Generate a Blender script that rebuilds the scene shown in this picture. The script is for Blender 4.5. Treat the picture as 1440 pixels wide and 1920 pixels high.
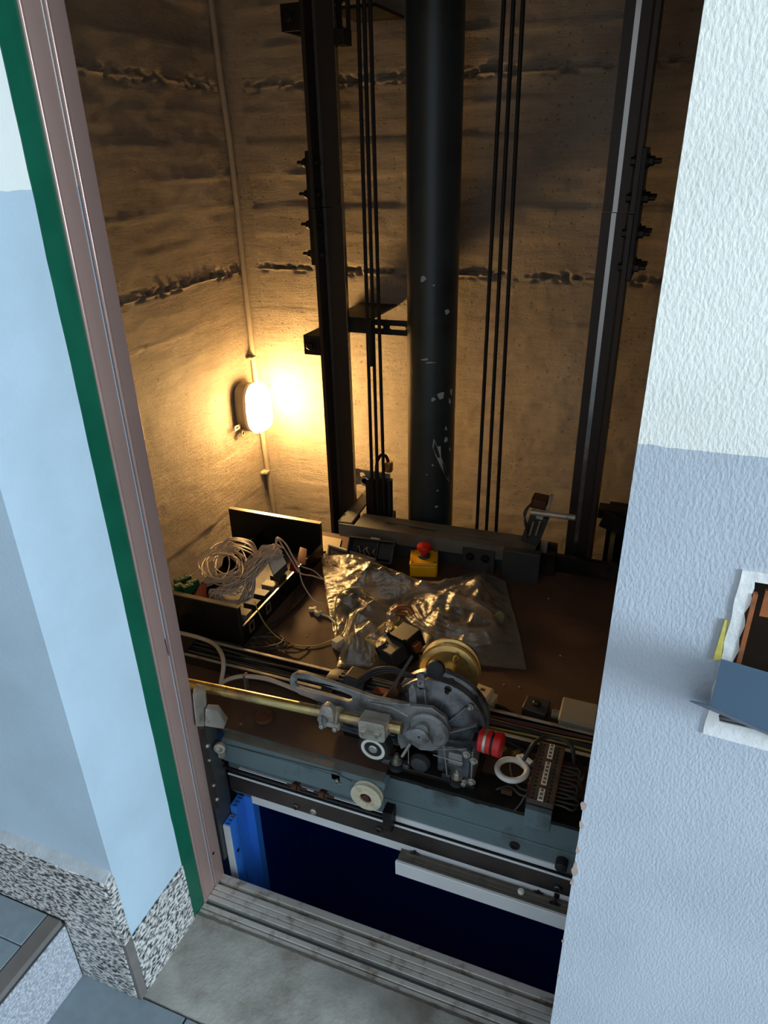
import bpy, bmesh, math, random
from mathutils import Vector, Matrix, noise
from mathutils.geometry import tessellate_polygon
random.seed(7)
for o in list(bpy.data.objects): bpy.data.objects.remove(o)
SC = bpy.context.scene
COL = SC.collection
V = Vector

# ------------------------------------------------------------------ camera
F = 1331.65
CAM = V((0.807, -0.914, 1.55))
def _rot():
    p, r, y = [math.radians(a) for a in (26.772, -1.285, -21.7145)]
    c, s = math.cos, math.sin
    rx = Matrix(((1,0,0),(0,c(p),-s(p)),(0,s(p),c(p))))
    b = Matrix(((1,0,0),(0,0,-1),(0,1,0)))
    ry = Matrix(((c(y),-s(y),0),(s(y),c(y),0),(0,0,1)))
    rz = Matrix(((c(r),-s(r),0),(s(r),c(r),0),(0,0,1)))
    return rz @ rx @ b @ ry
RM = _rot()                       # world -> camera (x right, y down, z forward)
cd = bpy.data.cameras.new('camera'); cam = bpy.data.objects.new('camera', cd); COL.objects.link(cam)
cd.sensor_fit = 'AUTO'; cd.sensor_width = 36.0; cd.lens = F/1920*36.0
cd.clip_start = 0.01
m = Matrix((RM[0], -RM[1], -RM[2])).transposed().to_4x4(); m.translation = CAM
cam.matrix_world = m
SC.camera = cam
def ray(u, v): return RM.transposed() @ V(((u-720)/F, (v-960)/F, 1.0))
def PY(u, v, y): d = ray(u, v); return CAM + d*((y-CAM.y)/d.y)
def PZ(u, v, z): d = ray(u, v); return CAM + d*((z-CAM.z)/d.z)
def PX(u, v, x): d = ray(u, v); return CAM + d*((x-CAM.x)/d.x)

# ------------------------------------------------------------------ world, lights, exposure
w = bpy.data.worlds.new('world'); SC.world = w; w.use_nodes = True
w.node_tree.nodes['Background'].inputs[0].default_value = (0.80, 0.90, 1.0, 1)
w.node_tree.nodes['Background'].inputs[1].default_value = 0.75
def area(name, loc, rot, sx, sy, power, col):
    l = bpy.data.lights.new(name, 'AREA'); l.shape = 'RECTANGLE'; l.size = sx; l.size_y = sy
    l.energy = power; l.color = col
    o = bpy.data.objects.new(name, l); COL.objects.link(o); o.location = loc; o.rotation_euler = rot
    return o
# daylight entering through the stairwell window
area('window_right_offscreen', (4.90, -1.72, 1.62), (0, math.radians(90), 0), 1.3, .9, 265, (0.68, 0.87, 1.0))
SC.view_settings.view_transform = 'Standard'; SC.view_settings.look = 'None'
SC.view_settings.exposure = 0.0; SC.view_settings.gamma = 1.0; SC.view_settings.use_curve_mapping = False

# ------------------------------------------------------------------ helpers
def lin(c):
    return tuple((x/255/12.92 if x/255 <= .04045 else ((x/255+.055)/1.055)**2.4) for x in c)
MATS = {}
def mat(name, col, rough=.5, metal=0., var=.15, scale=25., bump=0., bscale=150., dirt=None, damt=.5, dscale=8.,
        stretch=None, emis=0., spec=.5, trans=0., rvar=.1):
    """procedural material: two-noise colour variation, optional dirt layer, fine bump"""
    if name in MATS: return MATS[name]
    mt = bpy.data.materials.new(name); mt.use_nodes = True; nt = mt.node_tree; N = nt.nodes; L = nt.links
    b = N['Principled BSDF']; c = lin(col)
    tc = N.new('ShaderNodeTexCoord'); mp = N.new('ShaderNodeMapping')
    if stretch: mp.inputs['Scale'].default_value = stretch
    L.new(tc.outputs['Object'], mp.inputs['Vector'])
    n1 = N.new('ShaderNodeTexNoise'); n1.inputs['Scale'].default_value = scale; n1.inputs['Detail'].default_value = 6
    L.new(mp.outputs[0], n1.inputs['Vector'])
    r = N.new('ShaderNodeValToRGB'); r.color_ramp.elements[0].position = .3; r.color_ramp.elements[1].position = .7
    r.color_ramp.elements[0].color = (*[x*(1-var) for x in c], 1); r.color_ramp.elements[1].color = (*[min(1, x*(1+var)) for x in c], 1)
    L.new(n1.outputs['Fac'], r.inputs['Fac']); out = r.outputs['Color']
    if dirt:
        n2 = N.new('ShaderNodeTexNoise'); n2.inputs['Scale'].default_value = dscale; n2.inputs['Detail'].default_value = 8
        n2.inputs['Roughness'].default_value = .65
        L.new(tc.outputs['Object'], n2.inputs['Vector'])
        r2 = N.new('ShaderNodeValToRGB'); r2.color_ramp.elements[0].position = .62-damt*.3; r2.color_ramp.elements[1].position = .72-damt*.1
        r2.color_ramp.elements[0].color = (0,0,0,1); r2.color_ramp.elements[1].color = (1,1,1,1)
        L.new(n2.outputs['Fac'], r2.inputs['Fac'])
        mx = N.new('ShaderNodeMix'); mx.data_type = 'RGBA'
        L.new(r2.outputs['Color'], mx.inputs['Factor']); L.new(out, mx.inputs['A']); mx.inputs['B'].default_value = (*lin(dirt), 1)
        out = mx.outputs['Result']
    L.new(out, b.inputs['Base Color'])
    b.inputs['Metallic'].default_value = metal; b.inputs['Specular IOR Level'].default_value = spec
    if rvar:
        mr = N.new('ShaderNodeMapRange'); mr.inputs['To Min'].default_value = max(.02, rough-rvar); mr.inputs['To Max'].default_value = min(1, rough+rvar)
        L.new(n1.outputs['Fac'], mr.inputs['Value']); L.new(mr.outputs[0], b.inputs['Roughness'])
    else: b.inputs['Roughness'].default_value = rough
    if trans: b.inputs['Transmission Weight'].default_value = trans
    if emis:
        b.inputs['Emission Color'].default_value = (*c, 1); b.inputs['Emission Strength'].default_value = emis
    if bump:
        n3 = N.new('ShaderNodeTexNoise'); n3.inputs['Scale'].default_value = bscale; n3.inputs['Detail'].default_value = 5
        L.new(mp.outputs[0], n3.inputs['Vector'])
        bp = N.new('ShaderNodeBump'); bp.inputs['Strength'].default_value = bump; bp.inputs['Distance'].default_value = .004
        L.new(n3.outputs['Fac'], bp.inputs['Height']); L.new(bp.outputs[0], b.inputs['Normal'])
    MATS[name] = mt
    return mt

class MB:
    """collects shapes in world space; build() links them as ONE mesh object"""
    def __init__(s): s.v = []; s.f = []
    def add(s, vs, fs):
        k = len(s.v); s.v += [V(x) for x in vs]; s.f += [tuple(i+k for i in f) for f in fs]; return s
    def box(s, c, d, R=None):
        c = V(c); hx, hy, hz = d[0]/2, d[1]/2, d[2]/2
        vs = [V((x, y, z)) for x in (-hx, hx) for y in (-hy, hy) for z in (-hz, hz)]
        if R is not None: vs = [R @ q for q in vs]
        return s.add([c+q for q in vs], [(0,1,3,2),(4,6,7,5),(0,4,5,1),(2,3,7,6),(0,2,6,4),(1,5,7,3)])
    def bb(s, x0, x1, y0, y1, z0, z1): return s.box(((x0+x1)/2,(y0+y1)/2,(z0+z1)/2), (x1-x0, y1-y0, z1-z0))
    def tube(s, pts, r, n=8, cap=True, rs=None):
        pts = [V(p) for p in pts]; k = len(pts); rings = []
        up = None
        for i, p in enumerate(pts):
            t = (pts[min(i+1, k-1)]-pts[max(i-1, 0)]).normalized()
            if up is None:
                up = V((0,0,1)) if abs(t.z) < .9 else V((1,0,0))
            a = (up - t*up.dot(t))
            if a.length < 1e-6: a = t.orthogonal()
            a.normalize(); b = t.cross(a); up = a
            rr = rs[i] if rs else r
            rings.append([p + (a*math.cos(2*math.pi*j/n)+b*math.sin(2*math.pi*j/n))*rr for j in range(n)])
        vs = [q for R_ in rings for q in R_]
        fs = [(i*n+j, i*n+(j+1) % n, (i+1)*n+(j+1) % n, (i+1)*n+j) for i in range(k-1) for j in range(n)]
        if cap: fs += [tuple(range(n-1, -1, -1)), tuple((k-1)*n+j for j in range(n))]
        return s.add(vs, fs)
    def lathe(s, c, axis, prof, n=24, a0=None, sx=1., sy=1.):
        """prof: list of (radius, along-axis)"""
        c = V(c); ax = V(axis).normalized()
        a = V(a0) if a0 is not None else (V((0,0,1)) if abs(ax.z) < .9 else V((1,0,0)))
        a = (a-ax*a.dot(ax)).normalized(); b = ax.cross(a)
        vs = []; fs = []; k = len(prof)
        for (r, h) in prof:
            for j in range(n):
                t = 2*math.pi*j/n
                vs.append(c+ax*h+(a*math.cos(t)*sx+b*math.sin(t)*sy)*r)
        for i in range(k-1):
            for j in range(n): fs.append((i*n+j, i*n+(j+1) % n, (i+1)*n+(j+1) % n, (i+1)*n+j))
        if prof[0][0] > 1e-6: fs.append(tuple(range(n-1, -1, -1)))
        if prof[-1][0] > 1e-6: fs.append(tuple((k-1)*n+j for j in range(n)))
        return s.add(vs, fs)
    def cyl(s, a, b, r, n=16): 
        a = V(a); b = V(b); return s.lathe(a, b-a, [(r, 0), (r, (b-a).length)], n)
    def torus(s, c, axis, R, r, n=32, k=8, sx=1., a0=None):
        return s.lathe(c, axis, [(R+r*math.cos(2*math.pi*i/k), r*math.sin(2*math.pi*i/k)) for i in range(k+1)], n, a0, sx=sx)
    def prism(s, loops, o, ex, ey, th):
        """flat plate with holes: loops of 2D points in frame (o, ex, ey), thickness th along ex x ey"""
        o = V(o); ex = V(ex).normalized(); ey = V(ey).normalized(); ez = ex.cross(ey).normalized()
        flat = [p for l in loops for p in l]
        tris = tessellate_polygon([[V((p[0], p[1], 0)) for p in l] for l in loops])
        n = len(flat)
        vs = [o+ex*p[0]+ey*p[1] for p in flat]+[o+ex*p[0]+ey*p[1]+ez*th for p in flat]
        fs = []
        for t in tris:
            a, b, c = t
            nrm = (flat[b][0]-flat[a][0])*(flat[c][1]-flat[a][1])-(flat[b][1]-flat[a][1])*(flat[c][0]-flat[a][0])
            if nrm < 0: a, b, c = a, c, b
            fs += [(c, b, a), (a+n, b+n, c+n)]
        k = 0
        for l in loops:
            m_ = len(l)
            for i in range(m_): fs.append((k+i, k+(i+1) % m_, k+(i+1) % m_+n, k+i+n))
            k += m_
        return s.add(vs, fs)
    def quad3(s, pts, th, dirv):
        """polygon of 3D points given thickness along dirv"""
        n = len(pts); d = V(dirv).normalized()*th; pts = [V(p) for p in pts]
        return s.add(pts+[p+d for p in pts], [tuple(range(n-1, -1, -1)), tuple(range(n, 2*n))]+[(i, (i+1) % n, (i+1) % n+n, i+n) for i in range(n)])
    def build(s, name, material, parent=None, bevel=0., smooth=True, kind=None, seg=2, ang=35):
        me = bpy.data.meshes.new(name); off = V((0,0,0))
        p = parent
        while p is not None: off += p.location; p = p.parent
        o = bpy.data.objects.new(name, me)
        if parent is None and s.v:          # origin at the base of the thing
            xs = [q.x for q in s.v]; ys = [q.y for q in s.v]; zs = [q.z for q in s.v]
            if kind != 'structure': o.location = ((min(xs)+max(xs))/2, (min(ys)+max(ys))/2, min(zs)); off = o.location.copy()
        me.from_pydata([q-off for q in s.v], [], s.f); 
        bm = bmesh.new(); bm.from_mesh(me); bmesh.ops.recalc_face_normals(bm, faces=bm.faces); bm.to_mesh(me); bm.free()
        me.materials.append(material if not isinstance(material, str) else MATS[material])
        COL.objects.link(o)
        if parent is not None: o.parent = parent
        if smooth:
            me.polygons.foreach_set('use_smooth', [True]*len(me.polygons)); me.set_sharp_from_angle(angle=math.radians(ang))
        if bevel:
            bv = o.modifiers.new('bevel', 'BEVEL'); bv.width = bevel; bv.segments = seg; bv.limit_method = 'ANGLE'; bv.angle_limit = math.radians(40); bv.harden_normals = False
        if kind: o['kind'] = kind
        return o
def tag(o, label, cat, group=None):
    o['label'] = label; o['category'] = cat
    if group: o['group'] = group
    return o
def thing(name, loc, label, cat, group=None):
    o = bpy.data.objects.new(name, None); COL.objects.link(o); o.location = loc; o.empty_display_size = .05
    return tag(o, label, cat, group)
def struct(name, loc=(0,0,0)):
    o = bpy.data.objects.new(name, None); COL.objects.link(o); o.location = loc; o['kind'] = 'structure'; return o
def hexbolt(mb, c, axis, r, h=None, washer=True):
    h = h or r*.8; c = V(c); ax = V(axis).normalized()
    if washer: mb.lathe(c, ax, [(r*1.5, 0), (r*1.5, r*.25)], 16)
    mb.lathe(c+ax*(r*.25 if washer else 0), ax, [(r, 0), (r, h*.9), (r*.85, h)], 6)
    return mb
def smooth_path(pts, n=8):
    """Catmull-Rom through the points"""
    pts = [V(p) for p in pts]
    if len(pts) < 3: return pts
    P = [pts[0]*2-pts[1]]+pts+[pts[-1]*2-pts[-2]]; out = []
    for i in range(1, len(P)-2):
        for k in range(n):
            t = k/n; a, b, c, d = P[i-1], P[i], P[i+1], P[i+2]
            out.append(.5*((2*b)+(c-a)*t+(2*a-5*b+4*c-d)*t*t+(3*b-3*c+d-a)*t**3))
    out.append(pts[-1]); return out
def rot(x=0, y=0, z=0):
    return Matrix.Rotation(math.radians(z), 3, 'Z') @ Matrix.Rotation(math.radians(y), 3, 'Y') @ Matrix.Rotation(math.radians(x), 3, 'X')
def rrect(x0, x1, y0, y1, r, n=4):
    out = []
    for (cx, cy, a) in ((x1-r, y1-r, 0), (x0+r, y1-r, 90), (x0+r, y0+r, 180), (x1-r, y0+r, 270)):
        for k in range(n+1):
            t = math.radians(a+90*k/n); out.append((cx+r*math.cos(t), cy+r*math.sin(t)))
    return out
def slot(ax, ay, bx, by, r, n=6):
    a = math.atan2(by-ay, bx-ax); out = []
    for k in range(n+1): t = a+math.pi/2+math.pi*k/n; out.append((ax+r*math.cos(t), ay+r*math.sin(t)))
    for k in range(n+1): t = a-math.pi/2+math.pi*k/n; out.append((bx+r*math.cos(t), by+r*math.sin(t)))
    return out
def circ(cx, cy, r, n=16): return [(cx+r*math.cos(2*math.pi*k/n), cy+r*math.sin(2*math.pi*k/n)) for k in range(n)]
X, Y, Z = V((1,0,0)), V((0,1,0)), V((0,0,1))

# ------------------------------------------------------------------ special materials
def concrete():
    mt = bpy.data.materials.new('board_marked_concrete'); mt.use_nodes = True; N = mt.node_tree.nodes; L = mt.node_tree.links; b = N['Principled BSDF']
    tc = N.new('ShaderNodeTexCoord')
    def nz(scale, vec=None, det=8, ro=.6):
        n = N.new('ShaderNodeTexNoise'); n.inputs['Scale'].default_value = scale; n.inputs['Detail'].default_value = det; n.inputs['Roughness'].default_value = ro
        L.new(vec or tc.outputs['Object'], n.inputs['Vector']); return n
    mp = N.new('ShaderNodeMapping'); mp.inputs['Scale'].default_value = (1.6, 1.6, 11); L.new(tc.outputs['Object'], mp.inputs['Vector'])
    big = nz(2.6); grain = nz(8, mp.outputs[0], 8, .72); fine = nz(90, None, 8, .78)
    r = N.new('ShaderNodeValToRGB'); e = r.color_ramp.elements
    e[0].position = .3; e[0].color = (*lin((160, 147, 132)), 1); e[1].position = .68; e[1].color = (*lin((206, 193, 176)), 1)
    L.new(big.outputs['Fac'], r.inputs['Fac'])
    # dark pits
    vo = N.new('ShaderNodeTexVoronoi'); vo.inputs['Scale'].default_value = 62; L.new(tc.outputs['Object'], vo.inputs['Vector'])
    pm = nz(7, None, 3)
    th = N.new('ShaderNodeMath'); th.operation = 'MULTIPLY'; th.inputs[1].default_value = .41; L.new(pm.outputs['Fac'], th.inputs[0])
    lt = N.new('ShaderNodeMath'); lt.operation = 'SUBTRACT'; L.new(th.outputs[0], lt.inputs[0]); L.new(vo.outputs['Distance'], lt.inputs[1])
    pit = N.new('ShaderNodeMapRange'); pit.inputs['From Min'].default_value = 0; pit.inputs['From Max'].default_value = .06; L.new(lt.outputs[0], pit.inputs['Value'])
    sepc = N.new('ShaderNodeMath'); sepc.operation = 'GREATER_THAN'; sepc.inputs[1].default_value = .66
    vc = N.new('ShaderNodeSeparateColor'); L.new(vo.outputs['Color'], vc.inputs[0]); L.new(vc.outputs[0], sepc.inputs[0])
    pm2 = N.new('ShaderNodeMath'); pm2.operation = 'MULTIPLY'; L.new(pit.outputs[0], pm2.inputs[0]); L.new(sepc.outputs[0], pm2.inputs[1])
    # smeared grain tint
    gr = N.new('ShaderNodeValToRGB'); gr.color_ramp.elements[0].position = .25; gr.color_ramp.elements[0].color = (.80, .78, .75, 1); gr.color_ramp.elements[1].position = .55; gr.color_ramp.elements[1].color = (1, 1, 1, 1)
    L.new(grain.outputs['Fac'], gr.inputs['Fac'])
    mu = N.new('ShaderNodeMix'); mu.data_type = 'RGBA'; mu.blend_type = 'MULTIPLY'; mu.inputs['Factor'].default_value = 1
    L.new(r.outputs[0], mu.inputs['A']); L.new(gr.outputs[0], mu.inputs['B']); L.new(mu.outputs['Result'], b.inputs['Base Color'])
    b.inputs['Roughness'].default_value = .62; b.inputs['Specular IOR Level'].default_value = .35
    # relief: grain + fine sand + pits
    a1 = N.new('ShaderNodeMath'); a1.operation = 'MULTIPLY_ADD'; a1.inputs[1].default_value = .75; L.new(grain.outputs['Fac'], a1.inputs[0])
    f2 = N.new('ShaderNodeMath'); f2.operation = 'MULTIPLY'; f2.inputs[1].default_value = .95; L.new(fine.outputs['Fac'], f2.inputs[0]); L.new(f2.outputs[0], a1.inputs[2])
    a2 = N.new('ShaderNodeMath'); a2.operation = 'MULTIPLY_ADD'; a2.inputs[1].default_value = -1.6; L.new(pm2.outputs[0], a2.inputs[0]); L.new(a1.outputs[0], a2.inputs[2])
    bp = N.new('ShaderNodeBump'); bp.inputs['Strength'].default_value = 1.0; bp.inputs['Distance'].default_value = .011
    L.new(a2.outputs[0], bp.inputs['Height']); L.new(bp.outputs[0], b.inputs['Normal'])
    MATS['concrete'] = mt; return mt
concrete()
def plaster(name, zsplit, top, bot, bumps=.6, rough=.55):
    mt = bpy.data.materials.new(name); mt.use_nodes = True; N = mt.node_tree.nodes; L = mt.node_tree.links; b = N['Principled BSDF']
    tc = N.new('ShaderNodeTexCoord'); sp = N.new('ShaderNodeSeparateXYZ'); L.new(tc.outputs['Object'], sp.inputs[0])
    n0 = N.new('ShaderNodeTexNoise'); n0.inputs['Scale'].default_value = 60; L.new(tc.outputs['Object'], n0.inputs['Vector'])
    ad = N.new('ShaderNodeMath'); ad.operation = 'MULTIPLY_ADD'; ad.inputs[1].default_value = .004; L.new(n0.outputs['Fac'], ad.inputs[0]); L.new(sp.outputs['Z'], ad.inputs[2])
    gt = N.new('ShaderNodeMath'); gt.operation = 'GREATER_THAN'; gt.inputs[1].default_value = zsplit+.002; L.new(ad.outputs[0], gt.inputs[0])
    mx = N.new('ShaderNodeMix'); mx.data_type = 'RGBA'; L.new(gt.outputs[0], mx.inputs['Factor']); mx.inputs['A'].default_value = (*lin(bot), 1); mx.inputs['B'].default_value = (*lin(top), 1)
    n1 = N.new('ShaderNodeTexNoise'); n1.inputs['Scale'].default_value = 6; n1.inputs['Detail'].default_value = 6; L.new(tc.outputs['Object'], n1.inputs['Vector'])
    r = N.new('ShaderNodeValToRGB'); r.color_ramp.elements[0].color = (.88, .88, .88, 1); r.color_ramp.elements[1].color = (1, 1, 1, 1); r.color_ramp.elements[0].position = .3; r.color_ramp.elements[1].position = .6
    L.new(n1.outputs['Fac'], r.inputs['Fac'])
    mu = N.new('ShaderNodeMix'); mu.data_type = 'RGBA'; mu.blend_type = 'MULTIPLY'; mu.inputs['Factor'].default_value = 1
    L.new(mx.outputs['Result'], mu.inputs['A']); L.new(r.outputs[0], mu.inputs['B']); L.new(mu.outputs['Result'], b.inputs['Base Color'])
    b.inputs['Roughness'].default_value = rough
    mp = N.new('ShaderNodeMapping'); mp.inputs['Scale'].default_value = (1.6, 1.6, .8); L.new(tc.outputs['Object'], mp.inputs['Vector'])
    n2 = N.new('ShaderNodeTexNoise'); n2.inputs['Scale'].default_value = 230; n2.inputs['Detail'].default_value = 4; L.new(mp.outputs[0], n2.inputs['Vector'])
    bp = N.new('ShaderNodeBump'); bp.inputs['Strength'].default_value = bumps; bp.inputs['Distance'].default_value = .004; L.new(n2.outputs['Fac'], bp.inputs['Height']); L.new(bp.outputs[0], b.inputs['Normal'])
    MATS[name] = mt; return mt
plaster('plaster_r', 1.318, (238, 236, 228), (184, 190, 200), .30)
plaster('plaster_l', 1.517, (228, 228, 224), (176, 194, 208), .12, .45)
def granite(name, lo, hi, sc=110):
    mt = bpy.data.materials.new(name); mt.use_nodes = True; N = mt.node_tree.nodes; L = mt.node_tree.links; b = N['Principled BSDF']
    tc = N.new('ShaderNodeTexCoord'); mp = N.new('ShaderNodeMapping'); mp.inputs['Scale'].default_value = (1, 1, 1.7); mp.inputs['Rotation'].default_value = (.5, .6, .2); L.new(tc.outputs['Object'], mp.inputs['Vector'])
    n = N.new('ShaderNodeTexNoise'); n.inputs['Scale'].default_value = sc; n.inputs['Detail'].default_value = 3; n.inputs['Roughness'].default_value = .55; L.new(mp.outputs[0], n.inputs['Vector'])
    r = N.new('ShaderNodeValToRGB'); e = r.color_ramp.elements; e[0].position = .40; e[0].color = (*lin(lo), 1); e[1].position = .58; e[1].color = (*lin(hi), 1)
    k = e.new(.48); k.color = (*[(a+c)*.42 for a, c in zip(lin(lo), lin(hi))], 1)
    L.new(n.outputs['Fac'], r.inputs['Fac']); L.new(r.outputs[0], b.inputs['Base Color']); b.inputs['Roughness'].default_value = .45
    MATS[name] = mt; return mt
granite('granite', (50, 50, 52), (206, 202, 198), 100)
granite('granite_riser', (138, 140, 148), (186, 188, 196), 170)
def plastic_film():
    mt = bpy.data.materials.new('clear_film'); mt.use_nodes = True; N = mt.node_tree.nodes; L = mt.node_tree.links
    out = N['Material Output']; N.remove(N['Principled BSDF'])
    tr = N.new('ShaderNodeBsdfTransparent'); tr.inputs[0].default_value = (.97, .95, .92, 1)
    gl = N.new('ShaderNodeBsdfGlossy'); gl.inputs['Roughness'].default_value = .17; gl.inputs[0].default_value = (.9, .9, .9, 1)
    df = N.new('ShaderNodeBsdfDiffuse'); df.inputs[0].default_value = (.75, .7, .62, 1)
    tl = N.new('ShaderNodeBsdfTranslucent'); tl.inputs[0].default_value = (.75, .7, .62, 1)
    a = N.new('ShaderNodeAddShader'); 
    m0 = N.new('ShaderNodeMixShader'); m0.inputs[0].default_value = .5; L.new(df.outputs[0], m0.inputs[1]); L.new(tl.outputs[0], m0.inputs[2])
    m1 = N.new('ShaderNodeMixShader'); m1.inputs[0].default_value = .27; L.new(tr.outputs[0], m1.inputs[1]); L.new(m0.outputs[0], m1.inputs[2])
    fr = N.new('ShaderNodeFresnel'); fr.inputs[0].default_value = 1.55
    sc = N.new('ShaderNodeMath'); sc.operation = 'MULTIPLY_ADD'; sc.inputs[1].default_value = 1.3; sc.inputs[2].default_value = .06; L.new(fr.outputs[0], sc.inputs[0])
    m2 = N.new('ShaderNodeMixShader'); L.new(sc.outputs[0], m2.inputs[0]); L.new(m1.outputs[0], m2.inputs[1]); L.new(gl.outputs[0], m2.inputs[2])
    tc = N.new('ShaderNodeTexCoord'); n = N.new('ShaderNodeTexNoise'); n.inputs['Scale'].default_value = 45; n.inputs['Detail'].default_value = 6; L.new(tc.outputs['Object'], n.inputs['Vector'])
    bp = N.new('ShaderNodeBump'); bp.inputs['Strength'].default_value = .9; bp.inputs['Distance'].default_value = .010; L.new(n.outputs['Fac'], bp.inputs['Height'])
    for s in (gl, df, tl): L.new(bp.outputs[0], s.inputs['Normal'])
    L.new(bp.outputs[0], fr.inputs['Normal'])
    L.new(m2.outputs[0], out.inputs[0]); MATS['film'] = mt; return mt
plastic_film()

mat('tile', (122, 134, 142), .45, var=.08, scale=40, bump=.1, bscale=200)
mat('step_mortar', (168, 172, 176), .8, var=.12, scale=40, bump=.3)
mat('grout', (78, 82, 84), .9)
mat('apron', (158, 155, 148), .85, var=.2, scale=9, bump=.35, bscale=120, dirt=(122, 114, 104), damt=.5, dscale=5)
mat('nosing', (104, 98, 94), .7, var=.12)
mat('green_paint', (2, 78, 58), .4, var=.12, scale=14, bump=.05)
mat('bronze_alu', (170, 140, 132), .36, .4, var=.05, scale=18, stretch=(1, 1, .05), rvar=.05)
mat('sill_alu', (206, 200, 192), .38, .35, var=.14, scale=14, stretch=(.15, 1, 1), dirt=(140, 124, 104), damt=.32, dscale=26)
mat('silver', (236, 238, 240), .35, .15, var=.06, scale=12)
mat('black_steel', (24, 22, 21), .5, .4, var=.35, scale=12, dirt=(58, 46, 38), damt=.35, dscale=10)
mat('rail_steel', (54, 46, 41), .5, .4, var=.25, scale=10, stretch=(1, 1, .1))
mat('rail_bright', (150, 148, 144), .25, .95, var=.08)
mat('rope', (22, 19, 18), .6, .3, var=.3, scale=200)
mat('cyl_paint', (44, 54, 58), .38, .15, var=.18, scale=5, dirt=(30, 36, 40), damt=.3, dscale=7)
mat('scuff', (168, 172, 172), .7, var=.15)
mat('conduit', (164, 152, 134), .5, var=.08)
mat('roof_dust', (84, 60, 45), .72, .1, var=.3, scale=7, bump=.15, bscale=160, dirt=(62, 48, 40), damt=.45, dscale=5)
mat('teal_paint', (102, 120, 124), .45, .1, var=.14, scale=6, dirt=(70, 76, 74), damt=.35, dscale=9)
mat('teal_dusty', (104, 104, 98), .6, .1, var=.15, scale=10, dirt=(92, 78, 64), damt=.5, dscale=9)
mat('track_steel', (92, 84, 82), .35, .8, var=.2, scale=9, dirt=(66, 62, 60), damt=.4, dscale=7)
mat('blue_laminate', (62, 134, 238), .32, var=.04)
mat('dirty_top', (104, 98, 88), .8, var=.25, scale=30, dirt=(72, 66, 58), damt=.5, dscale=30)
mat('dark_grey', (56, 58, 60), .5, .1, var=.12)
mat('black_plastic', (20, 21, 23), .5, var=.15)
mat('cast_alu', (150, 150, 150), .5, .55, var=.14, scale=30, bump=.25, bscale=260, dirt=(96, 92, 86), damt=.4, dscale=20)
mat('cast_dark', (116, 120, 124), .38, .6, var=.22, scale=18, bump=.12, bscale=240, dirt=(44, 42, 40), damt=.45, dscale=14)
mat('pot_metal', (186, 178, 166), .45, .5, var=.12, scale=25, bump=.15, dirt=(132, 116, 96), damt=.4, dscale=22)
mat('zinc_yellow', (206, 178, 116), .26, .9, var=.16, scale=16, dirt=(146, 130, 112), damt=.45, dscale=14)
mat('brass', (226, 190, 120), .28, .85, var=.1, scale=10, dirt=(160, 130, 84), damt=.3, dscale=12)
mat('zinc', (190, 184, 172), .35, .85, var=.12)
mat('rubber', (22, 22, 23), .6, var=.15)
mat('white_plastic', (226, 222, 212), .45, var=.05)
mat('cream_plastic', (214, 204, 176), .5, var=.08, scale=20, dirt=(170, 150, 116), damt=.3, dscale=18)
mat('grey_plastic', (150, 140, 122), .55, var=.08, scale=20, dirt=(140, 122, 98), damt=.35, dscale=12)
mat('red_plastic', (196, 26, 22), .35, var=.08)
mat('red_card', (112, 6, 10), .45, var=.08)
mat('green_plastic', (14, 72, 40), .45, var=.1)
mat('yellow_plastic', (236, 176, 10), .42, var=.06)
mat('lime_yellow', (224, 206, 20), .45, var=.06)
mat('wire_white', (190, 174, 162), .5, var=.08)
mat('wire_grey', (70, 65, 62), .55, var=.1)
mat('wire_dark', (38, 34, 34), .55, var=.15)
mat('wire_red', (104, 24, 28), .5, var=.1)
mat('wire_yg', (150, 142, 62), .5, var=.1)
mat('copper', (190, 122, 76), .4, .8)
mat('box_black', (30, 28, 27), .28, .2, var=.15, scale=6)
mat('box_edge', (128, 124, 116), .35, .7, var=.08)
mat('board', (38, 40, 34), .6, var=.2, scale=40)
mat('term_brown', (76, 62, 52), .6, var=.15, scale=30)
mat('tag_white', (226, 214, 194), .6, var=.05)
mat('blue_grey_sheet', (74, 94, 114), .5, .1, var=.05)
mat('rust', (150, 84, 44), .8, var=.35, scale=30, dirt=(92, 60, 40), damt=.5, dscale=20)
mat('cavity', (92, 76, 62), .9, var=.3, scale=25)
mat('raw_plaster', (230, 228, 226), .8, var=.06, bump=.4, bscale=90)
mat('chip', (170, 150, 142), .8, var=.15, scale=60)
mat('old_paint', (214, 196, 96), .7, var=.2, scale=80)
mat('paper', (208, 202, 194), .7, var=.04)
mat('rust_brown', (84, 50, 32), .7, .2, var=.3, scale=30)

# ================================================================== SETTING
SYB = 1.35; SX0, SX1 = PY(500, 800, SYB).x, 1.25          # shaft walls
# landing walls (0.29 m thick) with the lift doorway between X=0 and X=0.8
wl = MB(); wl.bb(-2.2, 0, -.29, -.012, -.02, 2.75); o = wl.build('wall_landing_left', 'plaster_l', kind='structure', smooth=False)
hx0, hx1, hz0, hz1 = .912, 1.02, 1.035, 1.2  # call station hole
wr = MB()
wr.prism([[(.8, -.02), (5.05, -.02), (5.05, 2.75), (.8, 2.75)], [(hx0, hz0), (hx0+.003, hz0+.08), (hx0, hz1), (hx1, hz1), (hx1, hz0)]], (0, -.03, 0), X, Z, .26)
wrm = wr.build('wall_landing_right', 'plaster_r', kind='structure', smooth=False)
MB().bb(0, .8, -.29, -.03, 2.1, 2.75).build('wall_lintel', 'plaster_r', kind='structure', smooth=False)
MB().bb(-2.2, 5.05, -3.2, -.29, 2.75, 2.85).build('ceiling_landing', 'plaster_l', kind='structure', smooth=False)
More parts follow.
